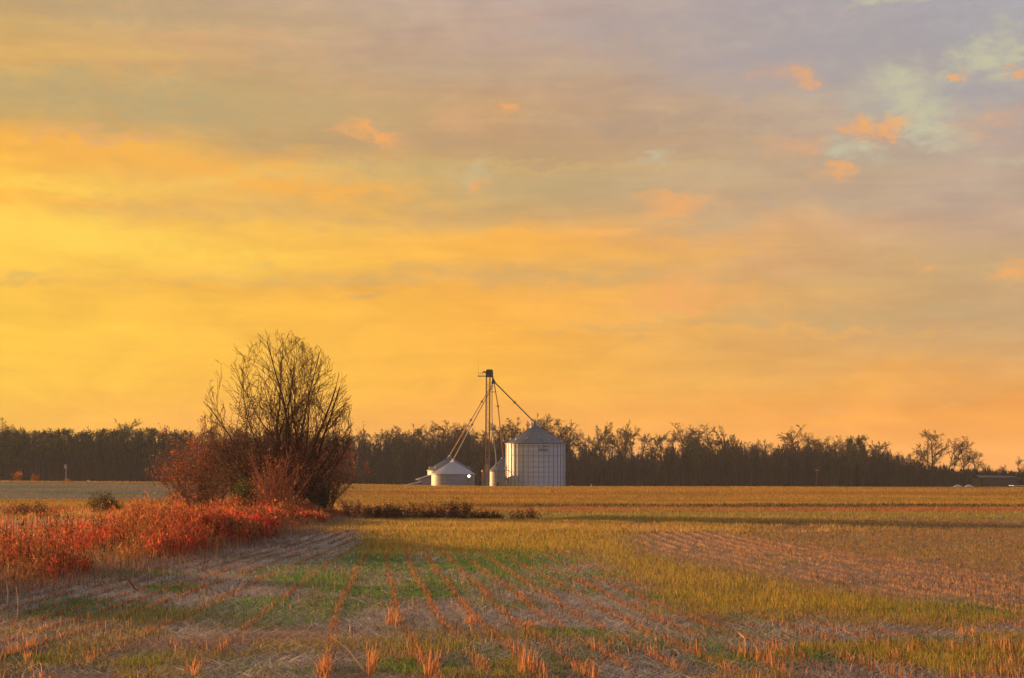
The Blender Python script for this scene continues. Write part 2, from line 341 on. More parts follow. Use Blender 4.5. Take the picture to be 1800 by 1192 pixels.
def ground_col(X, Y):
    px, py, n1, n2, green, olive, rowband, soil = cover(X, Y)
    c = np.broadcast_to(LITTER, X.shape + (3,)) * (0.82 + 0.36 * n2)[..., None]
    c = lerp(c, GREEN * 1.0, green * 0.75); c = lerp(c, OLIVE * 0.8, olive * 0.85); c = lerp(c, SOIL * 0.8, rowband * 0.7); c = lerp(c, SOIL, soil * 0.8)
    # far side of the near field: bands that run across the view
    yw = Y + 2.0 * (n1 - .5) + 0.015 * X
    c = lerp(c, OLIVE * 0.85, sst(78, 80, yw) * (1 - sst(88, 90, yw)) * (0.6 + .4 * n2))
    c = lerp(c, REDB, sst(88, 90, yw) * (1 - sst(104, 108, yw)))
    c = lerp(c, OLIVE * 0.9, sst(95, 96, yw) * (1 - sst(99, 100, yw)) * n1)
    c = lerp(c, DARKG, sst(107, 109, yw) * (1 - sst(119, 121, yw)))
    c = lerp(c, GOLD * (0.85), sst(117, 119, yw))
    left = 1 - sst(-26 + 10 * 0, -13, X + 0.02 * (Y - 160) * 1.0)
    c = lerp(c, SHADED_WHEAT, left * sst(136, 146, yw) * (1 - sst(222, 232, yw)))  # left wheat field: bluish tree shade painted into the ground colour
    c = lerp(c, GOLD * .8, left * sst(96, 104, yw) * (1 - sst(136, 146, yw)))
    c = lerp(c, DARKG * 0.9, sst(300, 420, Y))
    return c
def axis(parts):
    out = []
    for a, b, s in parts: out += list(np.arange(a, b, s))
    return np.array(out)
ys = np.concatenate([axis([(-1400, -200, 200), (-200, -20, 30), (-20, 11, 2.0), (11, 60, .22), (60, 130, .5), (130, 262, 1.6), (262, 500, 12), (500, 1500, 100)]), [1500]])
xr = axis([(0, 16, .22), (16, 30, .5), (30, 90, 2.0), (90, 300, 15), (300, 1500, 150)]); xs = np.concatenate([[-1500], -xr[:0:-1], xr, [1500]])
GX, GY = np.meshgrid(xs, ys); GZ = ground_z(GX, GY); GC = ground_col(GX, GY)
nx, ny = len(xs), len(ys); idx = np.arange(nx * ny).reshape(ny, nx)
q00, q10, q01, q11 = idx[:-1, :-1].ravel(), idx[:-1, 1:].ravel(), idx[1:, :-1].ravel(), idx[1:, 1:].ravel()
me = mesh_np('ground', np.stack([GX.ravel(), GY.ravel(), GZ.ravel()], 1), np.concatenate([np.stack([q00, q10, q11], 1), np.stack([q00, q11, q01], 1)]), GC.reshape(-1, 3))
me.polygons.foreach_set('use_smooth', np.ones(len(me.polygons), bool))
def mat_ground():
    m = bpy.data.materials.new('field_soil_and_litter'); m.use_nodes = True; t = m.node_tree; q = G(t); b = t.nodes['Principled BSDF']
    c = q.node('ShaderNodeAttribute', attribute_name='Col').outputs['Color']
    co = q.node('ShaderNodeTexCoord').outputs['Object']
    n = q.noise(co, 9.0, 6, 0.7); n2 = q.noise(co, 1.3, 5, 0.65)
    f = q.m('MULTIPLY', q.mr(n, 0.25, 0.75, 0.5, 1.45, False), q.mr(n2, 0.25, 0.75, 0.75, 1.25, False))
    q.put(b.inputs['Base Color'], q.mix(1.0, c, q.comb(f, f, f), 'MULTIPLY'))
    b.inputs['Roughness'].default_value = 1.0; b.inputs['Specular IOR Level'].default_value = 0.05
    bp = q.node('ShaderNodeBump'); bp.inputs['Strength'].default_value = 0.7; bp.inputs['Distance'].default_value = 0.06
    q.put(bp.inputs['Height'], n); t.links.new(bp.outputs[0], b.inputs['Normal'])
    return m
go = ob('ground', me, mat_ground()); go['kind'] = 'structure'

# ------------------------------------------------------------------ blades
def blades(P, h, w, yaw, lean, leandir, col, segs=2, droop=0.0, tipcol=None):
    """n thin tapering blades; P base points (n,3)"""
    n = len(P); side = np.stack([np.cos(yaw), np.sin(yaw), 0 * yaw], 1) * (w / 2)[:, None]
    ld = np.stack([np.cos(leandir), np.sin(leandir), 0 * yaw], 1)
    top = P + ld * (h * np.sin(lean))[:, None] + np.array([0, 0, 1.0]) * (h * np.cos(lean))[:, None]
    if segs == 1:
        V = np.stack([P - side, P + side, top], 1).reshape(-1, 3); k = 3; T = np.array([[0, 1, 2]])
    else:
        mid = P + ld * (h * 0.55 * np.sin(lean * 0.55))[:, None] + np.array([0, 0, 1.0]) * (h * 0.58 * np.cos(lean * 0.55))[:, None]
        V = np.stack([P - side, P + side, mid - side * .75, mid + side * .75, top], 1).reshape(-1, 3); k = 5
        T = np.array([[0, 1, 3], [0, 3, 2], [2, 3, 4]])
    T = (T[None] + (np.arange(n) * k)[:, None, None]).reshape(-1, 3)
    C = np.repeat(col, k, axis=0)
    return V, T, C
class Pile:
    def __init__(s): s.V = []; s.T = []; s.C = []; s.n = 0
    def add(s, V, T, C): s.V.append(V); s.T.append(T + s.n); s.C.append(C); s.n += len(V)
    def mesh(s, name): return mesh_np(name, np.concatenate(s.V), np.concatenate(s.T), np.concatenate(s.C))
def jit(n, c, v=0.25, hue=0.08):
    return np.clip(np.asarray(c) * (1 + v * rng.normal(size=(n, 1))) * (1 + hue * rng.normal(size=(n, 3))), 0.01, 0.8)
def U(a, b, n): return rng.uniform(a, b, n)
def P3(X, Y, dz=0.0): return np.stack([X, Y, ground_z(X, Y) + dz], 1)
def sampY(n, a, b, p):   # pdf ~ Y^-p * Y
    k = 2 - p
    if abs(k) < 1e-6: return a * (b / a) ** rng.random(n)
    return (a ** k + rng.random(n) * (b ** k - a ** k)) ** (1 / k)
PI2 = 2 * math.pi

# weeds stand left of this line
def weed_edge(Y): return np.interp(Y, [20, 27, 38, 46, 61, 74, 84], [-9.5, -8.4, -7.9, -7.5, -7.9, -8.2, -8.6])

# litter: pieces of straw lying on the ground
n = 250000; Y = sampY(n, 12.5, 90, 2.4); X = U(-.36, .36, n) * Y + U(-1, 1, n)
px, py, n1, n2, gr, ol, rb, so_ = cover(X, Y)
k = (rng.random(n) > gr * .7 + ol * .8) ; X, Y, n2, rb_, so2 = X[k], Y[k], n2[k], rb[k], so_[k]; n = len(X)
s = np.maximum(1.0, Y / 26.0)
base = jit(n, LITTER * 1.12, .42, .05); base = lerp(base, jit(n, TANC * .75, .3), rb_ * .8); base = lerp(base, jit(n, SOIL * 1.05, .3), so2 * .85); base = base * (.72 + .5 * fbm(X * 1.7, Y * 1.2, 151, 3))[:, None]
V, T, C = blades(P3(X, Y, .012), U(.07, .24, n) * s ** .5, U(.008, .018, n) * s, U(0, PI2, n), U(1.15, 1.52, n), U(0, PI2, n), base, 1)
o = ob('straw_litter', mesh_np('straw_litter', V, T, C), M_leaf); o['kind'] = 'stuff'; tag(o, 'grey straw litter strewn over the stubble field', 'straw')

# fallen leaves, husks and broken stalks near the camera
pl = Pile(); n = 9000; Y = sampY(n, 12.5, 30, 2.2); X = U(-.36, .36, n) * Y; k = fbm(X * .7, Y * .5, 191, 3) > .42; X, Y = X[k], Y[k]; n = len(X)
V, T, C = blades(P3(X, Y, .015), U(.03, .08, n), U(.015, .035, n), U(0, PI2, n), U(1.1, 1.9, n), U(0, PI2, n), np.array([(.30, .17, .09), (.22, .12, .07), (.12, .08, .06), (.42, .3, .2), (.36, .14, .07)])[rng.integers(0, 5, n)], 1); pl.add(V, T, C)
n = 2600; Y = sampY(n, 12.5, 30, 2.2); X = U(-.36, .36, n) * Y
V, T, C = blades(P3(X, Y, .02), U(.15, .4, n), U(.009, .016, n), U(0, PI2, n), U(1.4, 1.57, n), U(0, PI2, n), np.array([(.46, .38, .31), (.34, .22, .14), (.14, .10, .085), (.5, .36, .24)])[rng.integers(0, 4, n)], 1); pl.add(V, T, C)
o = ob('fallen_husks', pl.mesh('fallen_husks'), M_leaf); o['kind'] = 'stuff'; tag(o, 'brown fallen leaves, husks and broken stalks on the near field', 'husks')

# short green and olive grass
pg = Pile()
n = 430000; Y = sampY(n, 12.5, 78, 2.1); X = U(-.36, .36, n) * Y + U(-1, 1, n)
px, py, n1, n2, gr, ol, rb, so_ = cover(X, Y)
pr = np.clip(gr * 1.0 + ol * (0.55 + .5 * n2) + 0.05, 0, 1); k = (rng.random(n) < pr) & (X > weed_edge(Y))
X, Y, gr, ol, n1, n2 = X[k], Y[k], gr[k], ol[k], n1[k], n2[k]; n = len(X); s = np.maximum(1.0, Y / 22.0)
c = lerp(jit(n, (.17, .16, .06), .25), jit(n, (.12, .225, .05), .3), np.clip(gr * 1.5 - ol * .3, 0, 1)); c = lerp(c, jit(n, (.36, .28, .062), .25), np.clip(ol * (0.45 + 0.9 * n1), 0, 1))
V, T, C = blades(P3(X, Y, -.005), U(.035, .095, n) * (1 + .5 * ol) * s ** .4, U(.006, .013, n) * s, U(0, PI2, n), U(.05, .8, n), U(0, PI2, n), c, 1); pg.add(V, T, C)
# golden grass along the far rim of the near field
n = 64000; Y = U(56, 78, n); X = (rng.triangular(-.27, -.08, .24, n)) * Y; k = (X > weed_edge(Y) + .4); X, Y = X[k], Y[k]; n = len(X)
keep = fbm(X * .6, Y * .3, 71, 3) > .36; X, Y = X[keep], Y[keep]; n = len(X)
V, T, C = blades(P3(X, Y, -.005), U(.08, .22, n), U(.02, .04, n), U(0, PI2, n), U(.05, .7, n), U(0, PI2, n), jit(n, (.42, .30, .10), .22), 1); pg.add(V, T, C)
o = ob('short_grass', pg.mesh('short_grass'), M_leaf); o['kind'] = 'stuff'; tag(o, 'short green and olive grass growing between the stubble rows', 'grass')

# stubble along the rows
ps = Pile()
def stubble(Y, u, hmin, hmax, dens_fn, wmul=1.0, thr=.92, colr=(.33, .165, .08)):
    n = len(Y); X = row_x(u, Y) + rng.normal(0, .03, n) + .05 * (fbm(u * 3.1, Y * .5, 8, 2) - .5)
    cl = fbm(u * 9.7 + 50, Y * 0.9, 5, 3); k = (rng.random(n) < dens_fn(X, Y) * (1 - .35 * sst(.05, .3, row_w(u)) * (1 - sst(.6, .85, row_w(u)))) * np.where(u < 1.5, sst(.14, .46, cl), sst(.2, .52, cl)) * thr) & (X > weed_edge(Y) + .3)
    X, Y, cl = X[k], Y[k], cl[k]
    for nr, sg in ((Y < 30, 2), (Y >= 30, 1)):
        x, y, c_ = X[nr], Y[nr], cl[nr]; n = len(x); s = np.maximum(1.0, y / 24.0)
        V, T, C = blades(P3(x, y, -.01), U(hmin, hmax, n) * (.6 + .8 * c_), U(.007, .014, n) * s * wmul, U(0, PI2, n), np.abs(rng.normal(0, .42, n)), U(0, PI2, n), lerp(jit(n, colr, .35, .06), jit(n, (.45, .28, .16), .25), np.clip(cover(x, y)[6] * 1.1, 0, 1)), sg)
        ps.add(V, T, C)
def dens_mid(X, Y):
    px, py, n1, n2, gr, ol, rb, so_ = cover(X, Y)
    return np.clip(0.9 - ol * np.where(px > 1040, .75, .35) + rb * .25, 0.05, 1)
n = 330000; Y = sampY(n, 16, 76, 1.6); kk = np.floor(U(-17, 44, n)); u = kk * .46
ok = np.abs(u) < .36 * Y + 2.5; stubble(Y[ok], u[ok], .035, .11, dens_mid, colr=(.31, .165, .085))
n = 30000; Y = U(12.3, 18, n); u = np.floor(U(-16, 18, n)) * .46; ok = np.abs(u) < .36 * Y + 1.5; kb = fbm(u * 5.3, Y * 1.3, 201, 3) > .5; ok &= kb
stubble(Y[ok], u[ok], .05, .22, lambda X, Y: .55 + 0 * X, thr=.7, colr=(.38, .19, .09))
# broken stalks between rows near the camera
n = 17000; Y = sampY(n, 12.5, 34, 2.2); X = U(-.36, .36, n) * Y; cl = fbm(X * .8, Y * .5, 55, 3); k = cl > .47; X, Y = X[k], Y[k]; n = len(X)
dk = rng.random(n) < .45
V, T, C = blades(P3(X, Y, -.01), U(.05, .19, n), U(.007, .013, n), U(0, PI2, n), np.abs(rng.normal(.25, .6, n)), U(0, PI2, n), np.where(dk[:, None], jit(n, (.13, .085, .07), .25), jit(n, (.38, .23, .13), .25)), 2); ps.add(V, T, C)
o = ob('crop_stubble', ps.mesh('crop_stubble'), M_leaf); o['kind'] = 'stuff'; tag(o, 'orange cut stubble standing in curved rows across the field', 'stubble')

# far fields: tufts big enough to read at their distance
pf = Pile()
n = 330000; Y = sampY(n, 76, 243, 1.55); X = U(-.37, .37, n) * Y
yw = Y + 0.015 * X; left = 1 - sst(-26, -13, X + 0.02 * (Y - 160)); n1 = fbm(X * .12, Y * .25, 81, 4); n2 = fbm(X * .7, Y * .5, 91, 3)
gold = sst(118, 121, yw); c = jit(n, (.35, .235, .06), .2); c = lerp(c, jit(n, (.30, .155, .075), .25), (yw > 89) * (yw < 107) * 1.0)
c = lerp(c, jit(n, (.26, .24, .075), .2), np.clip((yw < 89) * 1.0 + (yw > 95) * (yw < 100) * (n1 > .5), 0, 1) * 1.0)
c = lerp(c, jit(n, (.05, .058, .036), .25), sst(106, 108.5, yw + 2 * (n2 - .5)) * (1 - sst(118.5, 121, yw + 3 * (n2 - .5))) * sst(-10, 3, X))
c = lerp(c, jit(n, (.42, .25, .10), .2), gold * (np.sin(Y * 1.1) > .6) * .5); c = lerp(c, jit(n, (.23, .20, .065), .2), gold * sst(.45, .6, n1) * .8); c = lerp(c, jit(n, (.25, .135, .05), .2), gold * sst(.5, .62, fbm(X * .02, Y * .22, 181, 3)) * .7)
shaded_wheat = left * (yw > 140) * (yw < 228); c = lerp(c, lerp(jit(n, (.10, .135, .09), .15), jit(n, (.17, .165, .14), .15), sst(.4, .62, fbm(X * .05, Y * .12, 37, 3))), shaded_wheat * 1.0)  # wheat tufts take the same bluish shade in their colour
h = U(.06, .16, n) * (1 + Y / 240) * (1 - .55 * shaded_wheat); pr = np.where((yw > 107.5) & (yw < 118.5), .5, .92); k = rng.random(n) < pr
k &= ~((Y < 84) & (X > -9) & (X < 0) & (rng.random(n) < .7))
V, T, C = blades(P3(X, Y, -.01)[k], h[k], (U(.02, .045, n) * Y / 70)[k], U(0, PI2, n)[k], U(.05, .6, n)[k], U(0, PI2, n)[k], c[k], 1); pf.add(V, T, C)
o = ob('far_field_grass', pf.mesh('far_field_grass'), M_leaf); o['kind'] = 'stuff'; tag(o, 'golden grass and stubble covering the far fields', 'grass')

# ------------------------------------------------------------------ tall weeds on the left
def weed_mesh(X, Y, hts, palette, nleaf, leaf, pile, wst=.012, lean=.4):
    n = len(X); ld = U(0, PI2, n); ln = np.abs(rng.normal(0, lean, n)); Pb = P3(X, Y, -.02); s = np.maximum(1, Y / 32)
    pick = rng.integers(0, len(palette), n); pc = np.array(palette)[pick]
    V, T, C = blades(Pb, hts, U(.7, 1.3, n) * wst * s, U(0, PI2, n), ln, ld, np.clip(pc * .55 * (1 + .3 * rng.normal(size=(n, 1))), .01, .8), 2); pile.add(V, T, C)
    L = nleaf; m = n * L; t = U(.25, 1.0, m).reshape(n, L)
    ax = np.stack([np.cos(ld) * np.sin(ln * .8), np.sin(ld) * np.sin(ln * .8), np.cos(ln * .8)], 1)
    B = (Pb[:, None, :] + ax[:, None, :] * (hts[:, None] * t)[..., None]).reshape(-1, 3)
    sp = (hts[:, None] * .13 * (1.2 - t * .5)).reshape(-1); B = B + rng.normal(0, 1, (m, 3)) * sp[:, None] * np.array([1, 1, .5])
    cc = np.clip(np.repeat(pc, L, axis=0) * (1 + .3 * rng.normal(size=(m, 1))) * (1 + .1 * rng.normal(size=(m, 3))), .01, .8)
    ss = np.repeat(s, L)
    V, T, C = blades(B, U(.3, 2.1, m) * leaf, U(.3, .9, m) * leaf * .5 * ss, U(0, PI2, m), U(.2, 1.9, m), U(0, PI2, m), cc, 1); pile.add(V, T, C)
ORG = [(.38, .17, .065), (.42, .21, .085), (.36, .19, .08), (.30, .15, .07)]; RST = [(.36, .115, .05), (.30, .10, .045), (.40, .14, .055)]; RDD = [(.60, .10, .065), (.54, .085, .055), (.40, .09, .05)]; DRK = [(.13, .065, .045), (.09, .06, .04), (.17, .08, .05), (.10, .085, .045)]
pw = Pile()
n = 12500; Y = U(24, 86, n); X = weed_edge(Y) - np.abs(rng.normal(0, 2.6, n)) + .5
patch = fbm(X * .55, Y * .32, 61, 4); hue = fbm(X * .8 + 9, Y * .5, 161, 3) + .11 * np.exp(-((Y - 52) / 10) ** 2); fine = fbm(X * 1.6, Y * 1.1, 261, 2)
keep = rng.random(n) < sst(.36, .56, .65 * patch + .35 * fine) + .05; X, Y, patch, hue, fine = X[keep], Y[keep], patch[keep], hue[keep], fine[keep]
hh = (.12 + 1.15 * sst(.3, .72, patch) * (.5 + fine) + np.abs(rng.normal(0, .2, len(X)))) * np.interp(Y, [24, 30, 44, 52, 66, 72, 86], [.75, 1.0, .95, .55, .5, .65, .75]) * np.interp(weed_edge(Y) - X, [-1, 0.3, 1.5, 5], [.4, .6, 1.0, .95])
hh = np.clip(hh, .12, 1.55)
for lo_, hi_, pal_, lf_, nl_ in ((-1, .455, ORG, .07, 11), (.455, .51, RST, .075, 14), (.51, .58, DRK + RST[:1], .085, 13), (.58, 2, RDD + RST, .085, 15)):
    kx = (hue + rng.normal(0, .03, len(X)) > lo_) & (hue + rng.normal(0, .03, len(X)) <= hi_)
    weed_mesh(X[kx], Y[kx], hh[kx], pal_, nl_, lf_, pw)
# bare dark stalks standing over the rest
n = 420; Y = U(25, 84, n); X = weed_edge(Y) - U(0, 6, n); weed_mesh(X, Y, U(.8, 1.7, n) * np.interp(Y, [25, 45, 84], [1, .9, .7]), DRK, 4, .05, pw, .011, .3)
# the skirt of dull dry grass in front of the weeds
n = 26000; Y = U(22, 84, n); X = weed_edge(Y) + rng.normal(.1, .8, n); pch = fbm(X * .5, Y * .4, 44, 3); k = pch > .42; X, Y = X[k], Y[k]; n = len(X); s = np.maximum(1, Y / 30)
V, T, C = blades(P3(X, Y, -.01), U(.08, .40, n), U(.007, .013, n) * s, U(0, PI2, n), U(.05, 1.1, n), U(0, PI2, n), jit(n, (.26, .17, .12), .3), 1); pw.add(V, T, C)
# fine grass among and behind the weeds
n = 60000; Y = sampY(n, 24, 100, 1.4); X = weed_edge(np.minimum(Y, 84)) - U(0, 16, n); pch = fbm(X * .4, Y * .3, 144, 3); k = (X > -.37 * Y - 2) & (pch > .4); X, Y, pch = X[k], Y[k], pch[k]; n = len(X); s = np.maximum(1, Y / 30)
V, T, C = blades(P3(X, Y, -.01), U(.1, .9, n) * pch * np.where(Y > 84, .6, 1), U(.007, .013, n) * s, U(0, PI2, n), U(.05, .9, n), U(0, PI2, n), jit(n, (.42, .25, .095), .25), 1); pw.add(V, T, C)
o = ob('tall_weeds', pw.mesh('tall_weeds'), M_weed); o['kind'] = 'stuff'; tag(o, 'tangle of tall orange-brown weeds along the left field edge', 'weeds')

# ------------------------------------------------------------------ branching plants
def grow(rr, p, dv, length, rad, depth, spec, out, lvl=0):
    """out: list of (p0, p1, r0, r1, level)"""
    nseg = spec['seg'][min(lvl, len(spec['seg']) - 1)]; wob = spec['wob']; up = spec['up']
    x, y, z = p; dx, dy, dz = dv; sl_ = length / nseg; r = rad; endr = rad * spec['taper']
    for i in range(nseg):
        dx += rr.gauss(0, wob); dy += rr.gauss(0, wob); dz += rr.gauss(0, wob) + up
        q = math.sqrt(dx * dx + dy * dy + dz * dz); dx /= q; dy /= q; dz /= q
        nx_, ny_, nz_ = x + dx * sl_, y + dy * sl_, z + dz * sl_
        r2 = rad + (endr - rad) * (i + 1) / nseg
        out.append((x, y, z, nx_, ny_, nz_, r, r2, lvl)); x, y, z, r = nx_, ny_, nz_, r2
        if depth > 0 and (i + 1) / nseg >= spec['bare'][min(lvl, len(spec['bare']) - 1)]:
            for _ in range(spec['kids'][min(lvl, len(spec['kids']) - 1)]):
                if rr.random() < spec['prob']:
                    a = rr.uniform(0, PI2); t = rr.uniform(*spec['ang'])
                    ux, uy, uz = (-dy, dx, 0) if abs(dz) < .9 else (1, 0, 0)
                    qn = math.sqrt(ux * ux + uy * uy + uz * uz); ux, uy, uz = ux / qn, uy / qn, uz / qn
                    vx, vy, vz = dy * uz - dz * uy, dz * ux - dx * uz, dx * uy - dy * ux
                    ca, sa = math.cos(a) * math.sin(t), math.sin(a) * math.sin(t); ct = math.cos(t)
                    nd = (dx * ct + ux * ca + vx * sa, dy * ct + uy * ca + vy * sa, dz * ct + uz * ca + vz * sa)
                    f = 1 - .45 * (i + 1) / nseg
                    grow(rr, (x, y, z), nd, length * spec['len'] * rr.uniform(.65, 1.15) * f, max(r * spec['rk'], spec['rmin']), depth - 1, spec, out, lvl + 1)
def tubes(segs, sides=3, rmin=0.0):
    S = np.array(segs, float); a, b = S[:, 0:3], S[:, 3:6]; r0 = np.maximum(S[:, 6], rmin); r1 = np.maximum(S[:, 7], rmin)
    z = b - a; z /= np.linalg.norm(z, axis=1)[:, None] + 1e-9; ref = np.where(np.abs(z[:, 2:3]) > .9, [[1.0, 0, 0]], [[0, 0, 1.0]])
    x = np.cross(z, ref); x /= np.linalg.norm(x, axis=1)[:, None]; y = np.cross(z, x); rings = []
    for c, r in ((a, r0), (b + z * r1[:, None] * .4, r1)):
        for i in range(sides):
            t = PI2 * i / sides; rings.append(c + (x * math.cos(t) + y * math.sin(t)) * r[:, None])
    V = np.stack(rings, 1).reshape(-1, 3); k = 2 * sides
    T = np.array([t for i in range(sides) for t in ([i, (i + 1) % sides, sides + (i + 1) % sides], [i, sides + (i + 1) % sides, sides + i])])
    return V, (T[None] + (np.arange(len(S)) * k)[:, None, None]).reshape(-1, 3)
def leaves_on(P, n, size, spread, palette, r=None):
    """n small leaf faces scattered round the points P"""
    q = P[rng.integers(0, len(P), n)] + rng.normal(0, spread, (n, 3)); cc = np.array(palette)[rng.integers(0, len(palette), n)]
    cc = np.clip(cc * (1 + .3 * rng.normal(size=(n, 1))), .008, .8)
    return blades(q, U(.6, 1.5, n) * size, U(.5, 1.0, n) * size, U(0, PI2, n), U(0, 2.6, n), U(0, PI2, n), cc, 1)
def plant(name, loc, label, cat, segs, lf, mat_s, mat_l, group=None, split=None, sides=3, rmin=0.0, names=('stems', 'foliage'), mat_t=None):
    e = empty(name, loc, label, cat, group)
    if split is not None:
        A_ = [s_ for s_ in segs if s_[8] <= split]; B_ = [s_ for s_ in segs if s_[8] > split]
        V, T = tubes(A_, max(sides, 5), rmin); ob(names[0], mesh_np(names[0], V, T), mat_s, e)
        if B_: V, T = tubes(B_, 3, rmin); ob(names[1], mesh_np(names[1], V, T), mat_t or mat_s, e)
    else:
        V, T = tubes(segs, sides, rmin); ob(names[0], mesh_np(names[0], V, T), mat_s, e)
    if lf is not None: ob('foliage' if split is not None else names[1], mesh_np('foliage', *lf), mat_l, e)
    return e

# --- the big bare tree in the hedgerow
TX, TY = gpt(505, 908); TZ = float(ground_z(TX, TY)); SCL = TY / F    # metres per photo pixel at the tree
rr = random.Random(5); segs = []
spec = dict(seg=[11, 6, 4, 3], wob=.085, up=.03, taper=.2, bare=[.26, .12, .15], kids=[2, 1, 1], prob=.86, ang=(.3, .85), len=.46, rk=.5, rmin=.0085)
tips = [(500, 588, .09), (478, 592, .07), (545, 594, .10), (522, 590, .10), (572, 606, .075), (455, 604, .07), (434, 618, .06), (592, 628, .06), (412, 640, .055), (606, 650, .05),
        (393, 655, .045), (616, 676, .045), (380, 676, .04), (620, 712, .04), (376, 706, .035), (535, 625, .10), (492, 622, .08), (512, 640, .08), (612, 738, .035), (385, 735, .035)]
while len(tips) < 26:
    a_ = rr.uniform(-1, 1); q_ = rr.uniform(.45, 1); tips.append((500 + 118 * a_, 760 - 165 * q_ * math.sqrt(max(.02, 1 - a_ * a_)), rr.uniform(.03, .055)))
for (px, py, r0) in tips:
    dx = (px - 508) * SCL; hz = (908 - py) * SCL; bx_ = rr.uniform(-.7, .7) + dx * .15; by_ = rr.uniform(-.7, .7)
    dv = Vector((dx * 1.2 - bx_, rr.uniform(-2.2, 2.2) * (1 if abs(dx) < 2 else .5), hz * .85)); L = math.hypot(dx - bx_, hz)
    grow(rr, (bx_, by_, -.1), tuple(dv.normalized()), L * .98, r0, 3, spec, segs)
segs = [s_ for s_ in segs if (s_[5] < 170 * SCL and abs(s_[3] / SCL + 10) < 122) or ((s_[3] / SCL + 10) / 124) ** 2 + ((s_[5] / SCL - 168) / 150) ** 2 < 1.0 + .08 * math.sin(s_[3] * 5 + s_[4] * 3)]
print('tree segs', len(segs))
pts = np.array([(s_[3], s_[4], s_[5]) for s_ in segs if 2.2 < s_[5] < 5.6 and s_[8] in (0, 1, 2) and abs(s_[3]) < 2.6])
lfm = leaves_on(pts, 3600, .075, .10, [(.07, .045, .03), (.09, .05, .03), (.05, .045, .025)])
plant('bare_tree', (TX, TY, TZ), 'tall many-stemmed bare tree rising from the big hedgerow thicket', 'tree', segs, lfm, M_treebark, M_wood, split=0, rmin=.007, names=('trunk', 'crown'), mat_t=mat_plain('warm_twig_bark', (.12, .06, .035), .9, 0, .1, spec=.1))

# --- the thicket round its foot: separate shrubs
def shrub(name, px, py, w, h, label, pal, nst, nlf, leaf=.06, seed=1, depth=2, cat='shrub', group=None, matl=None, arch=.0, low=.06, bark=None, dy=0.0, spread=.12, rad=.022):
    X, Y = gpt(px, py); Y += dy; X = (px - CX) / F * Y; rr = random.Random(seed); segs = []
    sc = Y / F; W = w * sc / 2; Hh = h * sc; rad = rad * max(.35, min(1.4, Hh / 3.0))
    sp = dict(seg=[6, 5, 4], wob=.12, up=-arch, taper=.4, bare=[low, .1, .1], kids=[2, 1, 1], prob=.8, ang=(.3, .95), len=.42, rk=.55, rmin=max(.004, .00022 * Y / 3))
    for i in range(nst):
        a = rr.uniform(0, PI2); q = math.sqrt(rr.random()); bx_, by_ = .42 * W * q * math.cos(a), .42 * W * q * math.sin(a)
        tx, ty = W * q * math.cos(a) * 1.0, W * q * math.sin(a)
        hz = Hh * math.sqrt(max(.12, 1 - .75 * q * q)) * rr.uniform(.72, 1.0)
        dv = Vector((tx - bx_, ty - by_, hz)); grow(rr, (bx_, by_, -.05), tuple(dv.normalized()), dv.length * .86, rad * rr.uniform(.6, 1.2), depth, sp, segs)
    segs = [s_ for s_ in segs if s_[5] < Hh * 1.05 and s_[5] > -.1]
    P = np.array([(s_[3], s_[4], s_[5]) for s_ in segs]); lf = leaves_on(P, nlf, leaf, spread, pal) if nlf else None
    return plant(name, (X, Y, float(ground_z(X, Y))), label, cat, segs, lf, bark or M_bark, matl or M_weed, group)
RUST = [(.34, .11, .05), (.28, .09, .045), (.20, .075, .045), (.38, .15, .06), (.14, .06, .04)]
DKBR = [(.11, .06, .045), (.15, .075, .05), (.08, .05, .04), (.2, .08, .05)]
EVER = [(.045, .075, .03), (.06, .09, .035), (.03, .05, .025), (.09, .10, .04)]
shrub('thicket_shrub', 356, 905, 140, 185, 'rust-red vine-covered shrub at the left end of the thicket', RUST, 34, 11000, .075, 21, spread=.13)
shrub('thicket_shrub', 430, 908, 150, 190, 'dark brown bushy shrub left of the bare tree stems', DKBR + [(.06, .075, .03)], 30, 11000, .075, 22, spread=.13, dy=1.0)
shrub('thicket_shrub', 560, 905, 105, 185, 'rust-brown shrub at the right end of the thicket', RUST + DKBR[:2], 30, 11000, .075, 23, spread=.13, dy=.8)
shrub('thicket_shrub', 505, 909, 120, 175, 'brown twiggy shrub in the middle of thicket behind the saplings', DKBR + RUST[:1], 26, 11000, .075, 28, spread=.13, dy=.6)
shrub('evergreen_shrub', 556, 908, 76, 92, 'dark green leafy shrub low at the right of the tree foot', EVER + DKBR[:2], 20, 6000, .07, 24, spread=.16, dy=-.6)
shrub('evergreen_shrub', 432, 910, 70, 85, 'green leafy shrub low at the left of the tree foot', EVER + [(.2, .16, .05)], 18, 6000, .065, 25, spread=.14, dy=-.8)
shrub('sapling_clump', 490, 912, 95, 150, 'clump of thin reddish upright saplings before the bare tree', RUST, 26, 2600, .06, 26, spread=.12, dy=-1.8, rad=.03, bark=mat_plain('red_bark', (.30, .13, .075), .9, 0, .1, spec=.1))
shrub('thicket_shrub', 300, 870, 70, 90, 'thin brown twiggy shrub behind the rust-red end of thicket', DKBR, 16, 1500, .07, 27, dy=3)

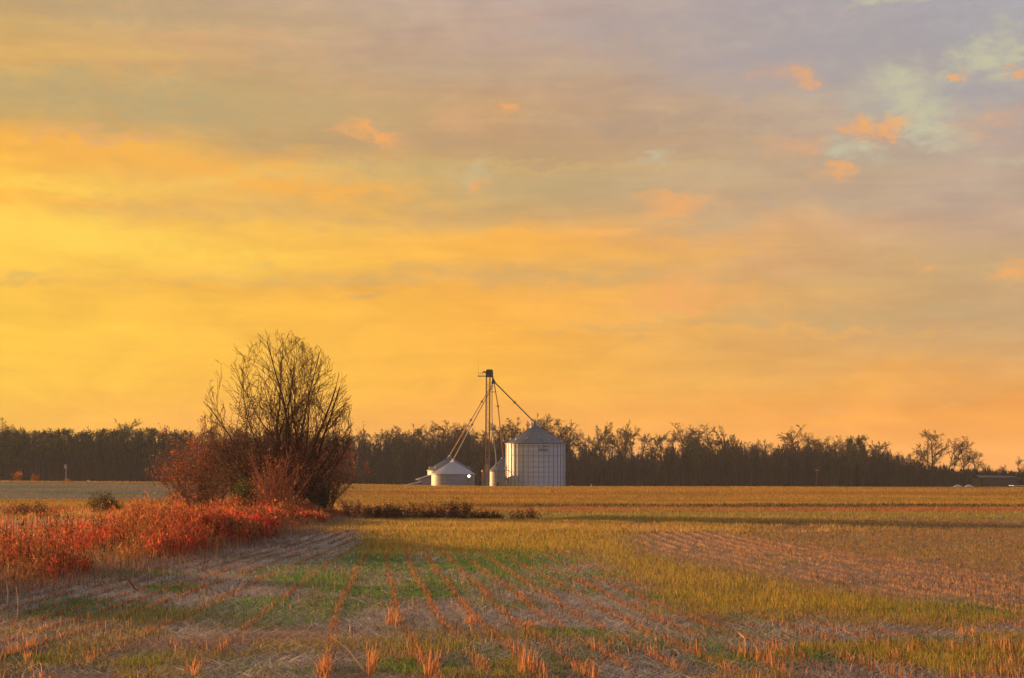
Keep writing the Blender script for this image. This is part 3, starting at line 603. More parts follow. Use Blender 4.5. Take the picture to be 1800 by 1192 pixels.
# --- vivid red shrubs and other single plants of the weedy edge
RED = [(.66, .075, .05), (.70, .12, .07), (.6, .06, .05), (.62, .17, .09)]
for i, (px, py, w, h, lab) in enumerate([
        (335, 956, 60, 58, 'bright red leafy shrub, leftmost of the red ones at the weed edge'), (382, 951, 60, 56, 'vivid scarlet shrub, second from left along the weed edge'),
        (425, 946, 56, 46, 'vivid scarlet shrub in the middle of the red weed edge'), (462, 938, 50, 40, 'red-orange low shrub just left of the tree foot'),
        (540, 924, 66, 30, 'low red shrub below the right half of the thicket'), (288, 970, 50, 66, 'orange-red leafy weed clump left of the red shrubs')]):
    shrub('red_shrub', px, py, w, h, lab, RED if i < 4 else [(.5, .14, .07), (.44, .12, .06)], 14, 2800, .09, 40 + i, spread=.09, rad=.012, group='red shrubs on the weedy edge')
shrub('dark_shrub', 32, 910, 56, 26, 'small dark bushy shrub nearest the left picture edge', DKBR + EVER[:1], 14, 1500, .07, 50, spread=.16)
shrub('dark_shrub', 70, 911, 44, 30, 'dark bushy shrub, right one of the pair far left', DKBR + EVER[:1], 12, 1200, .07, 51, spread=.16)
shrub('evergreen_sapling', 175, 905, 40, 50, 'dark green cedar sapling with rusty top behind the weeds', EVER + [(.2, .08, .04)], 14, 2600, .06, 52, spread=.09)
shrub('evergreen_sapling', 198, 903, 26, 38, 'rounder dark green sapling just right of the cedar sapling', EVER, 10, 1500, .06, 53, spread=.09)
shrub('plume_grass', 240, 918, 22, 62, 'tall pale orange plume of grass behind the red weeds', [(.5, .25, .12), (.46, .2, .09)], 12, 700, .07, 54, spread=.06, rad=.01)
shrub('plume_grass', 612, 908, 40, 48, 'orange plumed tall grass at right of the thicket, larger', [(.46, .18, .10), (.5, .24, .13)], 16, 1400, .07, 55, spread=.08, rad=.01)
shrub('plume_grass', 632, 905, 20, 36, 'small orange plumed grass, right of the larger plume clump', [(.46, .18, .10), (.5, .24, .13)], 10, 600, .07, 56, spread=.07, rad=.01)
for i, (px, py, w, h, lab) in enumerate([
        (672, 908, 70, 22, 'low dark bramble next to the orange plumes'), (735, 912, 90, 30, 'dark bramble with a few tall stems, centre of the bramble strip'),
        (790, 914, 90, 26, 'dark rounded bramble left of the low bramble tail'), (850, 914, 70, 14, 'thin low bramble tail at the strip right end'), (930, 917, 56, 24, 'small rusty bramble standing alone right of the bramble strip')]):
    shrub('bramble', px, py, w * 1.25, h * (1.7 if i < 4 else 1.2), lab, DKBR if i < 4 else RUST, 26 if i < 4 else 12, 4200 if i < 4 else 900, .07, 60 + i, spread=.10, rad=.014, arch=.02, group='brambles along the field ditch', dy=2.0 if i < 4 else 1)

# --- foreground dry grass clumps
def clump(px, py, h, w, label, seed, bend=.25, nb=46, colr=(.52, .27, .13)):
    X, Y = gpt(px, py); rr = np.random.default_rng(seed); n = nb; sc = Y / F; q = Pile(); c0 = np.clip(np.array(colr) * (1 + .25 * rr.normal(size=(n, 1))), .02, .8)
    P = np.stack([rr.normal(0, w * sc * .17, n), rr.normal(0, .05, n), np.full(n, -.02)], 1)
    a = np.where(rr.random(n) < .7, rr.normal(0, .6, n), rr.uniform(0, PI2, n))
    V, T, C = blades(P, rr.uniform(.45, 1.0, n) * h * sc, rr.uniform(.007, .013, n), rr.uniform(0, PI2, n), np.abs(rr.normal(bend, .2, n)), a, c0, 2); q.add(V, T, C)
    o = ob('dry_grass_clump', q.mesh('dry_grass_clump'), M_leaf, None, (X, Y, float(ground_z(X, Y))))
    tag(o, label, 'grass clump', 'dry grass clumps in the foreground')
for a in [(652, 1188, 74, 34, 'upright orange grass clump at the bottom edge, left of centre', 1), (758, 1192, 70, 40, 'orange grass clump at the bottom edge below the grain bins', 2),
          (925, 1106, 34, 44, 'bent-over pale orange grass tuft at the end of a stubble row', 3, .9), (930, 1190, 66, 60, 'wide orange grass clump at bottom edge, right of centre', 4),
          (566, 1190, 46, 26, 'thin orange grass clump on bottom edge beside the leaning straw', 5), (690, 1100, 46, 40, 'orange grass tuft ending the stubble row at mid foreground', 6),
          (1025, 1188, 50, 60, 'arched orange grass clump on the bottom edge, rightmost large one', 7, .7), (828, 1100, 36, 34, 'small orange tuft on a stubble row left of the bent tuft', 8),
          (155, 1168, 26, 26, 'small orange grass tuft near the bottom left corner', 9), (48, 1166, 30, 26, 'short orange tuft nearest the bottom left corner', 10),
          (345, 1192, 40, 14, 'single thin upright orange tuft at the bottom left', 11, .1, 16), (1700, 1120, 26, 60, 'low orange tuft in the stubble at the right', 12)]:
    clump(*a)
# sticks
def stick(px, py, qx, qy, r, label, lift=.05, mat=M_bark):
    X, Y = gpt(px, py); x2, y2 = gpt(qx, max(qy, py - 60) if qy > 880 else py); m = MB()
    p = Vector((X, Y, float(ground_z(X, Y)) + .02)); q = at(qx, qy, Y + .3); mid = (p + q) / 2 + Vector((.02, 0, .02))
    m.tube(p, mid, r, r * .8, 6); m.tube(mid, q, r * .8, r * .4, 6)
    tag(m.build('stick', mat), label, 'stick')
M_straw = mat_plain('pale_straw', (.55, .32, .16), .8)
stick(242, 1044, 205, 1003, .02, 'dark fallen branch leaning out of the weeds')
stick(642, 1184, 580, 1116, .008, 'pale leaning straw stalk in the centre foreground', mat=M_straw)
stick(428, 1100, 424, 1064, .008, 'thin dark upright twig in the shaded stubble')
stick(30, 1092, 28, 1030, .010, 'pale dry stalk standing near the left edge', mat=M_straw)
stick(12, 1070, 11, 1022, .010, 'short pale dry stalk at the left edge', mat=M_straw)
stick(1312, 1140, 1298, 1112, .007, 'short leaning straw in the right foreground', mat=M_straw)
for i, (px, py, w, h, lab) in enumerate([(85, 960, 16, 60, 'tall dark dead weed stalk among the far left weeds'), (108, 965, 26, 78, 'curved dark dead weed stalk, taller one in left weeds'), (140, 958, 16, 56, 'slim dark dead weed left of the cedar sapling')]):
    shrub('dead_weed', px, py, w, h, lab, DKBR, 1, 60, .03, 70 + i, depth=1, spread=.03, rad=.014, low=.5)

# ------------------------------------------------------------------ grain bins
def bin_(name, X, Y, Rr, ze, zp, label, nring, nst, nroof, wallm, roofm, vents=0, zb=None, cap=.35, vr=.6):
    zb = float(ground_z(X, Y)) - .05 if zb is None else zb
    e = empty(name, (X, Y, zb), label, 'grain bin', 'galvanised grain bins'); he = ze - zb; hp = zp - zb; rh = he / nring
    ring = None
    for i in range(nring):
        if ring is None:
            ring = MB().lathe([(Rr, 0.0), (Rr + .004, .02), (Rr + .004, rh - .006), (Rr, rh)], 72).mesh('wall_ring', True); ring.materials.append(wallm)
        o = ob('wall_ring', ring, None, e, (0, 0, i * rh))
    if nst:
        st = MB().box((0, 0, he / 2), (.07, .06, he - .02)).mesh('stiffener'); st.materials.append(M_seam)
        for i in range(nst):
            a = PI2 * (i + .5) / nst; o = ob('stiffener', st, None, e, ((Rr + .04) * math.cos(a), (Rr + .04) * math.sin(a), 0)); o.rotation_euler[2] = a
        for zz in (he - .46, he - 1.9):
            MB().lathe([(Rr + .02, zz - .035), (Rr + .05, zz - .03), (Rr + .05, zz + .03), (Rr + .02, zz + .035)], 72).build('wind_ring', M_seam, e, True)
    ro, ri = Rr + .16, cap; da = PI2 / nroof
    def rz_(r): return he - .05 + (hp - he + .05) * (1 - (r - ri) / (ro - ri))
    pn = MB(); a = da / 2; w = .045
    def pt(r, an, up=0.0): return (r * math.cos(an), r * math.sin(an), rz_(r) + up)
    wi = min(w / ri, a * .45)
    pn.add([pt(ro, -a), pt(ro, -a + w / ro), pt(ro, a - w / ro), pt(ro, a), pt(ri, -a), pt(ri, -a + wi), pt(ri, a - wi), pt(ri, a),
            pt(ro, -a, .06), pt(ro, a, .06), pt(ri, -a, .04), pt(ri, a, .04), pt(ro, -a, -.04), pt(ro, a, -.04)],
           [(1, 2, 6, 5), (8, 1, 5, 10), (2, 9, 11, 6), (12, 13, 2, 1)])
    pm = pn.mesh('roof_panel'); pm.materials.append(roofm)
    for i in range(nroof):
        o = ob('roof_panel', pm, None, e); o.rotation_euler[2] = da * i
    MB().lathe([(Rr - .02, he - .1), (Rr + .13, he - .12), (Rr + .17, he - .03), (Rr + .1, he + .03)], 72).build('eave_ring', roofm, e, True)
    MB().lathe([(ri + .06, hp - .06), (ri + .06, hp + .06), (ri * .8, hp + .2), (0.02, hp + .26)], 24).build('roof_cap', roofm, e, True)
    if vents:
        rv = ri + (ro - ri) * vr; vm_ = MB().lathe([(.11, -.05), (.11, .2)], 10).lathe([(.2, .18), (.2, .24), (.02, .36)], 10).box((.13, 0, .1), (.12, .16, .16)).mesh('roof_vent'); vm_.materials.append(M_seam)
        for i in range(vents):
            a = PI2 * (i + .35) / vents; o = ob('roof_vent', vm_, None, e, (rv * math.cos(a), rv * math.sin(a), rz_(rv))); o.rotation_euler[2] = a
    return e, zb
YB = 270.0; k9 = YB / F
BX = at(941.5, 0, YB).x; BR = 52.5 * k9
big, zb_big = bin_('grain_bin', BX, YB, BR, at(0, 779.5, YB).z, at(0, 751, YB).z, 'tallest pale grey grain bin with dark lettering near its top', 9, 36, 36, M_galv, M_galv_roof, 12, vr=.78, cap=.55)
pk = at(941.5, 751, YB).z - zb_big
for s_ in (-1, 1):
    m = MB().lathe([(.17, 0), (.17, .85), (.24, .87), (.24, .95), (.02, 1.1)], 14); m.build('peak_vent', M_white, big, True).location = (s_ * .62, -.1, pk - .25)
MB().lathe([(.34, 0), (.30, .45), (.16, .9), (.14, 1.2)], 16).build('fill_hopper', M_galv_roof, big, True).location = (-.1, 0, pk)
fl, zb_fl = bin_('grain_bin', at(796, 0, YB).x, YB, 38 * k9, at(0, 833, YB).z, at(0, 812, YB).z, 'low grey grain bin with pale roof and a lit lamp', 4, 0, 28, M_galv_old, M_pale_roof, 0, cap=.3)
YR = 279.0; kr = YR / F
rl, zb_rl = bin_('grain_bin', at(790.5, 0, YR).x, YR, 39 * kr, at(0, 826.5, YR).z, at(0, 804.5, YR).z, 'grey bin with darker roof hidden behind the low lamp-lit bin', 5, 0, 28, M_galv_old, M_galv_roof, 10, cap=.3, vr=.85)
YM = 283.0; km = YM / F
mb_, zb_mb = bin_('grain_bin', at(884, 0, YM).x, YM, 24.5 * km, at(0, 827.5, YM).z, at(0, 806, YM).z, 'small grey bin half hidden behind the tallest bin', 5, 0, 22, M_galv_old, M_galv_roof, 0, cap=.25)
# lettering on the tall bin
fc = bpy.data.curves.new('lettering', 'FONT'); fc.body = 'Sukup'; fc.size = .78; fc.align_x = 'CENTER'; fc.extrude = 0.0; fc.shear = .18
fo = bpy.data.objects.new('lettering_src', fc); COL.objects.link(fo); dg = bpy.context.evaluated_depsgraph_get(); lm = bpy.data.meshes.new_from_object(fo.evaluated_get(dg))
bpy.data.objects.remove(fo)
bm = bmesh.new(); bm.from_mesh(lm); bmesh.ops.subdivide_edges(bm, edges=bm.edges[:], cuts=1)
zt = at(0, 793.5, YB).z - zb_big; a0 = -math.pi / 2 + math.asin((953 - 941.5) * k9 / BR)
wd = max(v.co.x for v in bm.verts) - min(v.co.x for v in bm.verts); sx = 17.5 * k9 / wd
for v in bm.verts:
    a = a0 + v.co.x * sx / BR; v.co = ((BR + .095) * math.cos(a), (BR + .095) * math.sin(a), zt + v.co.y)
r_ = bmesh.ops.extrude_face_region(bm, geom=bm.faces[:])
for v in [x for x in r_['geom'] if isinstance(x, bmesh.types.BMVert)]: v.co.x *= 1.004; v.co.y *= 1.004
for i in range(8):     # bar above the letters
    A0 = a0 + (-.1 + i * .11) / BR * 1.0; A1 = A0 + .11 / BR; vs = [bm.verts.new(((BR + .1) * math.cos(A_), (BR + .1) * math.sin(A_), zt + z_)) for A_, z_ in ((A0, .66), (A1, .66), (A1, .74), (A0, .74))]; bm.faces.new(vs)
bm.to_mesh(lm); bm.free(); lm.name = 'lettering'; lm.materials.clear(); lm.materials.append(M_ink)
ob('lettering', lm, None, big)
# lamp on the low bin
lx = at(824, 837, YB - 3.0); lp = empty('yard_lamp', lx, 'small round lit white lamp on the low bin wall', 'lamp')
bm = bmesh.new(); bmesh.ops.create_uvsphere(bm, u_segments=14, v_segments=8, radius=.19); lme = bpy.data.meshes.new('bulb'); bm.to_mesh(lme); bm.free(); ob('bulb', lme, M_lamp, lp, (.03, -.05, 0))
MB().lathe([(.31, -.02), (.31, .06), (.1, .22)], 16).tube((0, 0, .1), (-.1, .9, .3), .03).build('housing', M_dark, lp)
lp.children[1].rotation_euler = (math.radians(-90), 0, 0)
# lean-to shed
YS = 277.0; sh = empty('lean_to_shed', (at(730, 0, YS).x, YS, float(ground_z(-15, YS))), 'low grey lean-to with stepped pale roof left of the bins', 'shed'); zo = sh.location
def L3(px, py, dy=0.0): return tuple(at(px, py, YS) + Vector((0, dy, 0)) - zo)
def slab(name, p0, p1, dep, th, mat, par):
    (x0, y0, z0), (x1, y1, z1) = p0, p1
    MB().add([(x0, -dep, z0), (x1, -dep, z1), (x1, dep, z1), (x0, dep, z0), (x0, -dep, z0 - th), (x1, -dep, z1 - th), (x1, dep, z1 - th), (x0, dep, z0 - th)],
             [(0, 1, 2, 3), (7, 6, 5, 4), (0, 4, 5, 1), (1, 5, 6, 2), (2, 6, 7, 3), (3, 7, 4, 0)]).build(name, mat, par)
slab('roof', L3(732, 842), L3(757, 834.5), 2.4, .16, M_white, sh); slab('roof', L3(704, 854), L3(741, 846), 2.9, .14, M_white, sh)
slab('wall', L3(736, 844.5), L3(757, 838.5), 2.2, 3.0, M_galv_old, sh); slab('wall', L3(712, 855), L3(737, 849), 2.6, 1.6, M_galv_old, sh)

# ------------------------------------------------------------------ bucket elevator with its spouts
YT = 266.0; kt = YT / F; tz = float(ground_z(-4, YT)); leg = empty('grain_elevator_leg', (at(856, 0, YT).x, YT, tz), 'tall rusty grain elevator leg with slanting spouts to the bins', 'grain elevator'); lo = leg.location
def T(px, py, Y=YT): return at(px, py, Y) - lo
for px0, px1 in ((853, 855), (859.5, 861.3)):
    MB().tube(T(px0, 870), T(px1, 662), .14, .14, 4).build('leg_casing', M_rust, leg)
rung = MB().tube((-.28, 0, 0), (.28, 0, 0), .022, None, 5).mesh('ladder_rung'); rung.materials.append(M_rust)
for i in range(46):
    py = 668 + i * 4.0; t = (870 - py) / 208; o = ob('ladder_rung', rung, None, leg, T(856.2 + 2 * t, py, YT - .12))
for py in (707, 728.5, 752, 776, 800): t = (870 - py) / 208; MB().tube(T(853 + 2 * t, py), T(859.5 + 1.8 * t, py), .05).build('cross_brace', M_rust, leg)
for i, (a_, b_) in enumerate(zip((668, 689, 707, 728.5, 752, 776, 800, 824), (689, 707, 728.5, 752, 776, 800, 824, 848))):
    ta, tb = (870 - a_) / 208, (870 - b_) / 208
    for sw in (0, 1):
        q0 = T((853 + 2 * ta) if sw else (859.5 + 1.8 * ta), a_, YT + .16); q1 = T((859.5 + 1.8 * tb) if sw else (853 + 2 * tb), b_, YT + .16)
        MB().tube(q0, q1, .022, None, 5).build('lattice_brace', M_rust, leg)
# head: rounded hood box
m = MB(); pr = [(-6.3, -6.8), (6.3, -6.8), (6.6, 2), (6.0, 5), (4.2, 6.6), (-3.8, 6.6), (-5.8, 5), (-6.3, 2)]; c0 = T(860.3, 656.3); nn = len(pr)
m.add([(c0.x + a * kt, c0.y + s_ * .45, c0.z + b * kt) for s_ in (-1, 1) for a, b in pr], [tuple(range(nn)), tuple(range(2 * nn - 1, nn - 1, -1))] + [(i, nn + i, nn + (i + 1) % nn, (i + 1) % nn) for i in range(nn)]); m.build('head_hood', M_dark, leg)
MB().box(T(847.3, 661.3), (14.5 * kt, .9, .09)).build('service_platform', M_dark, leg)
rl_ = MB()
for px in (841, 845, 849, 853): rl_.tube(T(px, 661, YT - .42), T(px, 654.5, YT - .42), .014, None, 5)
for py in (655, 658): rl_.tube(T(840.6, py, YT - .42), T(854, py, YT - .42), .014, None, 5)
rl_.build('handrail', M_rust, leg)
MB().tube(T(854.5, 655), T(850, 653.2), .13, .11).tube(T(850.2, 653.4), T(847.5, 656.6), .09, .05).build('drive_motor', M_dark, leg)
MB().tube(T(840.6, 661), T(840.6, 628), .02, .014, 5).build('antenna', M_rust, leg)
# distributor
p0, p1 = T(866.3, 665), T(868, 674.5); MB().tube(p0, p1, .12, .40, 10).tube(T(865.4, 660), p0, .16, .12).build('distributor', M_dark, leg)
collar_m = None
def spout(name, pts, r, mat, coll=()):
    m = MB()
    for a, b in zip(pts[:-1], pts[1:]): m.tube(a, b, r, r, 8)
    o = m.build(name, mat, leg)
    for t in coll:
        a, b = pts[-2], pts[-1]; c = a.lerp(b, t); dv = (b - a).normalized()
        MB().tube(c - dv * .12, c + dv * .12, r * 1.9).build('spout_collar', M_dark, o)
        q = MB(); w = Vector((-dv.z, 0, dv.x)); q.tube(c - w * .75 - dv * .1, c + w * .75 + dv * .1, .016, None, 4); q.build('truss_bar', M_dark, o)
spout('spout', [T(866.5, 673), T(790.5, 801, YR), T(790.5, 805, YR)][:2], .085, M_rust, (.25, .5))
spout('spout', [T(866, 678), T(797, 808, YB)], .085, M_post, (.52,))
spout('spout', [T(871, 673.5), T(938, 741, YB)], .095, M_dark, (.5,))
spout('spout', [T(868.6, 674), T(875, 712, YT + 4), T(885, 804, YM)], .08, M_rust, (.02,))
spout('spout', [T(865, 674), T(864.7, 732), T(867, 762), T(871.5, 800), T(874, 860)], .07, M_post, (.3,))
MB().tube(T(862, 689), T(871.5, 689), .05).build('cross_brace', M_dark, leg)
MB().tube(T(790.5, 801, YR), T(790.5, 805.5, YR), .2, .12).build('spout_end', M_white, leg); MB().tube(T(796, 807), T(796.5, 812.5), .16, .14).build('spout_end', M_white, leg)
bt = empty('elevator_boot', at(856, 857, YT + 1.6) , 'grey-green boot housing at the foot of the elevator leg', 'machine'); bt.location.z = tz - .1
hb = at(0, 818, YT + 1.6).z - bt.location.z
MB().box((0, 0, hb / 2), (.75, .8, hb)).build('housing', M_post, bt); MB().add([(-.42, -.45, hb), (.42, -.45, hb), (.42, .45, hb), (-.42, .45, hb), (0, 0, hb + .3)], [(0, 1, 4), (1, 2, 4), (2, 3, 4), (3, 0, 4)]).build('cover', M_galv_roof, bt)
rb = empty('red_drive_unit', at(848.5, 857, YT - 1), 'sunlit red motor box on a green stand beside the leg', 'machine'); rb.location.z = tz
hz = at(0, 846, YT - 1).z - tz; MB().box((0, 0, hz / 2), (.36, .5, hz)).build('stand', M_green, rb); MB().box((0, 0, hz + .65), (.42, .6, 1.25)).tube((0, -.1, hz + 1.25), (.05, -.1, hz + 1.75), .2, .16, 10).build('motor_box', M_red, rb)
# stair beside the tall bin
st = empty('bin_stair', at(893, 857, YB - 5.5), 'slanting metal stair and landing at left of tallest bin', 'stair'); st.location.z = float(ground_z(0, YB - 5.5)); s0 = st.location; YST = YB - 5.5
def S3(px, py, dy=0.0): return at(px, py, YST) - s0 + Vector((0, dy, 0))
for dy in (0, .8):
    MB().tube(S3(894, 826, dy), S3(919, 860, dy), .07, None, 4).build('stringer', M_pale_roof, st); MB().tube(S3(894, 820, dy), S3(919, 853, dy), .03, None, 6).build('handrail', M_seam, st)
tr = MB().box((0, .4, 0), (.28, .8, .05)).mesh('tread'); tr.materials.append(M_seam)
for i in range(14): t = (i + .5) / 14; ob('tread', tr, None, st, S3(894 + 25 * t, 826 + 34 * t))
MB().box(S3(890, 827, .4), (.85, .9, .08)).build('landing', M_rust, st)
for px, py in ((887.5, 816), (891.5, 816)):
    for dy in (0, .8): MB().tube(S3(px, 860, dy), S3(px, py, dy), .045, None, 5).build('post', M_rust, st)
MB().box(S3(889.5, 823, .0), (.5, .06, .25)).build('guard_panel', M_white, st)
tag(MB().box((0, 0, .3), (.3, .3, .65)).box((0, 0, .68), (.36, .36, .06)).tube((0, 0, .6), (0, 0, .95), .03).build('switch_box', M_dark), 'small black box standing in front of the half-hidden bin', 'box').location = at(875, 858, YB - 6) + Vector((0, 0, .15))

# ------------------------------------------------------------------ small things along the crest
def zc(px, Y): return float(ground_z((px - CX) / F * Y, Y))
YC = 246.0
e = empty('nest_box_post', (at(116, 0, YC).x, YC, zc(116, YC)), 'pale box on a grey post before the left woods', 'post'); hh_ = at(0, 824, YC).z - e.location.z
MB().tube((0, 0, -.1), (0, 0, hh_), .06, .05).build('post', M_post, e); MB().box((-.08, 0, hh_ + .25), (.34, .3, .46)).add([(-.32, -.2, hh_ + .5), (.16, -.2, hh_ + .5), (.16, .2, hh_ + .5), (-.32, .2, hh_ + .5), (-.08, -.2, hh_ + .62), (-.08, .2, hh_ + .62)], [(0, 1, 4), (2, 3, 5), (1, 2, 5, 4), (3, 0, 4, 5)]).build('box', M_post, e)
YP = 330.0; e = empty('light_pole', (at(1436, 0, YP).x, YP, zc(1436, YP)), 'thin pole with a small lamp head before the right woods', 'lamp post'); hh_ = at(0, 826.5, YP).z - e.location.z
MB().tube((0, 0, -.1), (0, 0, hh_), .045, .035).build('pole', M_bark, e); MB().tube((-.35, 0, hh_), (.35, 0, hh_ + .03), .05, .07).build('lamp_head', M_post, e)
tag(MB().tube((0, 0, -.2), (0, 0, .5), .06, .05).box((0, 0, .5), (.16, .12, .1)).build('marker_post', M_straw), 'short pale marker post on the field crest right of bins', 'post').location = (at(1039, 0, 240).x, 240, zc(1039, 240) - .05)
def hut(px, w, pyt, Y, label):
    X = at(px, 0, Y).x; z0 = zc(px, Y); W = w * Y / F; zt = at(0, pyt, Y).z - z0; ez = zt - .42
    e = empty('small_hut', (X, Y, z0), label, 'hut', 'small peaked huts on the crest'); MB().box((0, 0, ez / 2), (W * .92, W * .92, ez)).build('wall', M_post, e)
    MB().add([(-W / 2, -W / 2, ez), (W / 2, -W / 2, ez), (W / 2, W / 2, ez), (-W / 2, W / 2, ez), (-W * .1, 0, zt), (W * .1, 0, zt)], [(0, 1, 5, 4), (2, 3, 4, 5), (1, 2, 5), (3, 0, 4), (3, 2, 1, 0)]).build('roof', M_pale_roof, e)
hut(1683.5, 17, 852, 275, 'left one of two small grey peaked roofs at far right'); hut(1703.5, 17, 852, 275, 'right one of two small grey peaked roofs at far right'); hut(155, 10, 843.5, 300, 'tiny pale peaked roof left of the thicket, by the woods')
YBN = 400.0; kb = YBN / F; e = empty('long_barn', (at(1749, 0, YBN).x, YBN, zc(1749, YBN)), 'long dark barn with pale roof edge at far right', 'barn'); hb = at(0, 839, YBN).z - e.location.z; w = 66 * kb
MB().box((0, 0, (hb - .1) / 2), (w, 8, hb - .1)).build('wall', M_wooddark, e); MB().add([(-w / 2 - .3, -4.4, hb - .1), (w / 2 + .3, -4.4, hb - .35), (w / 2 + .3, 0, hb + .25), (-w / 2 - .3, 0, hb + .5), (-w / 2 - .3, 4.4, hb - .1), (w / 2 + .3, 4.4, hb - .35)], [(0, 1, 2, 3), (3, 2, 5, 4)]).build('roof', M_barnroof, e)
for i in range(3): MB().box((-w * .3 + i * w * .3, -4.03, 1.3), (2.6, .06, 2.6)).build('door', M_dark, e)
YV = 300.0; e = empty('carport', (at(1789, 0, YV).x, YV, zc(1789, YV)), 'flat pale carport roof on posts at the right edge', 'carport'); hb = at(0, 853.5, YV).z - e.location.z
MB().box((0, 0, hb), (2.3, 3.0, .09)).build('roof', M_pale_roof, e)
for sx in (-1, 1):
    for sy in (-1, 1): MB().tube((sx * 1.05, sy * 1.3, 0), (sx * 1.05, sy * 1.3, hb), .05).build('post', M_post, e)
for i, (px, lab) in enumerate(((1783.5, 'left white cart under the flat carport roof'), (1793.5, 'right white cart under the flat carport roof'))):
    e = empty('cart', (at(px, 0, YV - .3).x, YV - .3, zc(px, YV)), lab, 'cart', 'carts under the carport'); zt = at(0, 856.3, YV).z - e.location.z
    MB().add([(-.32, -.8, .3), (.32, -.8, .3), (.32, .8, .3), (-.32, .8, .3), (-.36, -.9, zt - .1), (.36, -.9, zt - .1), (.36, .9, zt - .1), (-.36, .9, zt - .1), (-.28, -.7, zt), (.28, -.7, zt), (.28, .7, zt), (-.28, .7, zt)],
             [(3, 2, 1, 0), (0, 1, 5, 4), (1, 2, 6, 5), (2, 3, 7, 6), (3, 0, 4, 7), (4, 5, 9, 8), (5, 6, 10, 9), (6, 7, 11, 10), (7, 4, 8, 11), (8, 9, 10, 11)]).build('body', M_white, e)
    for sx in (-1, 1):
        for sy in (-1, 1): MB().tube((sx * .28, sy * .6, .2), (sx * .38, sy * .6, .2), .2, None, 14).build('wheel', M_dark, e)
for i, (px, h, lab) in enumerate(((32, 20, 'orange sunlit bush on the left crest, larger one'), (62, 14, 'orange sunlit bush on the left crest, smaller one'), (118, 5, 'low orange scrub at the foot of the box post'))):
    Y = 241.0; X = (px - CX) / F * Y; rr = random.Random(80 + i); segs = []
    for j in range(14):
        a = rr.uniform(0, PI2); hz = h * Y / F; grow(rr, (.05 * math.cos(a), .05 * math.sin(a), -.1), tuple(Vector((math.cos(a) * .5, math.sin(a) * .5, 1)).normalized()), hz * rr.uniform(.6, .95), .03, 1, dict(seg=[5, 3], wob=.12, up=0, taper=.4, bare=[.2], kids=[2], prob=.7, ang=(.3, .9), len=.4, rk=.6, rmin=.02), segs)
    P = np.array([(s_[3], s_[4], s_[5]) for s_ in segs]); plant('crest_bush', (X, Y, float(ground_z(X, Y))), lab, 'bush', segs, leaves_on(P, 700, .13, .12, [(.42, .17, .07), (.36, .14, .06)]), M_bark, M_weed, 'orange bushes on the left crest')

# ------------------------------------------------------------------ the woods behind
YW = 450.0; kw = YW / F; GZW = -.35
def far_tree_proto(seed, hgt, spread_, nst=1):
    rr = random.Random(seed); segs = []
    sp = dict(seg=[6, 5, 4, 3, 2], wob=.08, up=.012, taper=.4, bare=[.36, .2, .2, .2], kids=[3, 3, 2, 1], prob=.8, ang=(.4, 1.0), len=spread_, rk=.55, rmin=.022)
    for i in range(nst):
        grow(rr, (rr.uniform(-.4, .4) * (nst > 1), 0, 0), (rr.uniform(-.08, .08) + (i - (nst - 1) / 2) * .16, rr.uniform(-.1, .1), 1), hgt * .8, .24, 4, sp, segs)
    top = float(np.percentile([s_[5] for s_ in segs], 99)); f = hgt / top
    segs = [tuple(v * f for v in s_[:6]) + (s_[6], s_[7], s_[8]) for s_ in segs]
    A_ = [s_ for s_ in segs if s_[8] <= 1]; B_ = [s_ for s_ in segs if s_[8] > 1]
    a = mesh_np('trunk', *tubes(A_, 4, .04)); b = mesh_np('crown', *tubes(B_, 3, .023)); a.materials.append(M_barkfar); b.materials.append(M_barkfar)
    return a, b
protos = [far_tree_proto(100 + i, 16.0, sp_, ns) for i, (sp_, ns) in enumerate([(.50, 1), (.54, 1), (.46, 2), (.50, 1), (.45, 1), (.56, 1), (.44, 2)])]
def pine_proto(seed, hgt, flat):
    rr = random.Random(seed); m = MB(); m.tube((0, 0, 0), (.1, 0, hgt * .93), .22, .07, 6); tr_ = m.mesh('trunk'); tr_.materials.append(M_barkfar)
    P = []
    for i in range(34):
        z = hgt * (.45 + .53 * (i / 33)); rmax = (2.6 if flat else 2.2) * (1 - ((i / 33 - .45) / .75) ** 2) ; a = rr.uniform(0, PI2); q = rmax * rr.uniform(.25, 1)
        P.append((q * math.cos(a), q * math.sin(a), min(z, hgt * .97)))
    lf = leaves_on(np.array(P), 2600, .42, .42, EVER + [(.05, .055, .03)]); c = mesh_np('crown', *lf); c.materials.append(M_wood)
    return tr_, c
pines = [pine_proto(200 + i, 15.0, i % 2) for i in range(4)]
SKX = [-120, -40, 0, 20, 60, 100, 150, 190, 215, 240, 300, 320, 350, 600, 640, 670, 695, 720, 740, 760, 785, 805, 830, 870, 900, 945, 970, 1000, 1030, 1045, 1060, 1080, 1100, 1120, 1150, 1170, 1195, 1215, 1235, 1262, 1285, 1305, 1340, 1370, 1395, 1412, 1432, 1455, 1490, 1540, 1560, 1590, 1610, 1632, 1655, 1668, 1682, 1698, 1716, 1732, 1752, 1785, 1810, 1900]
SKY = [740, 735, 730, 757, 757, 755, 755, 742, 736, 752, 750, 738, 745, 754, 757, 750, 744, 737, 735, 740, 736, 738, 745, 740, 735, 728, 735, 747, 748, 744, 752, 752, 742, 750, 757, 756, 745, 764, 765, 747, 750, 764, 766, 760, 748, 750, 760, 765, 768, 768, 780, 794, 784, 758, 756, 772, 772, 766, 776, 800, 812, 803, 803, 800]
FIX = [-120, 0, 300, 620, 700, 800, 940, 1000, 1050, 1100, 1150, 1200, 1230, 1300, 1400, 1500, 1560, 1600, 1640, 1700, 1800, 1900]
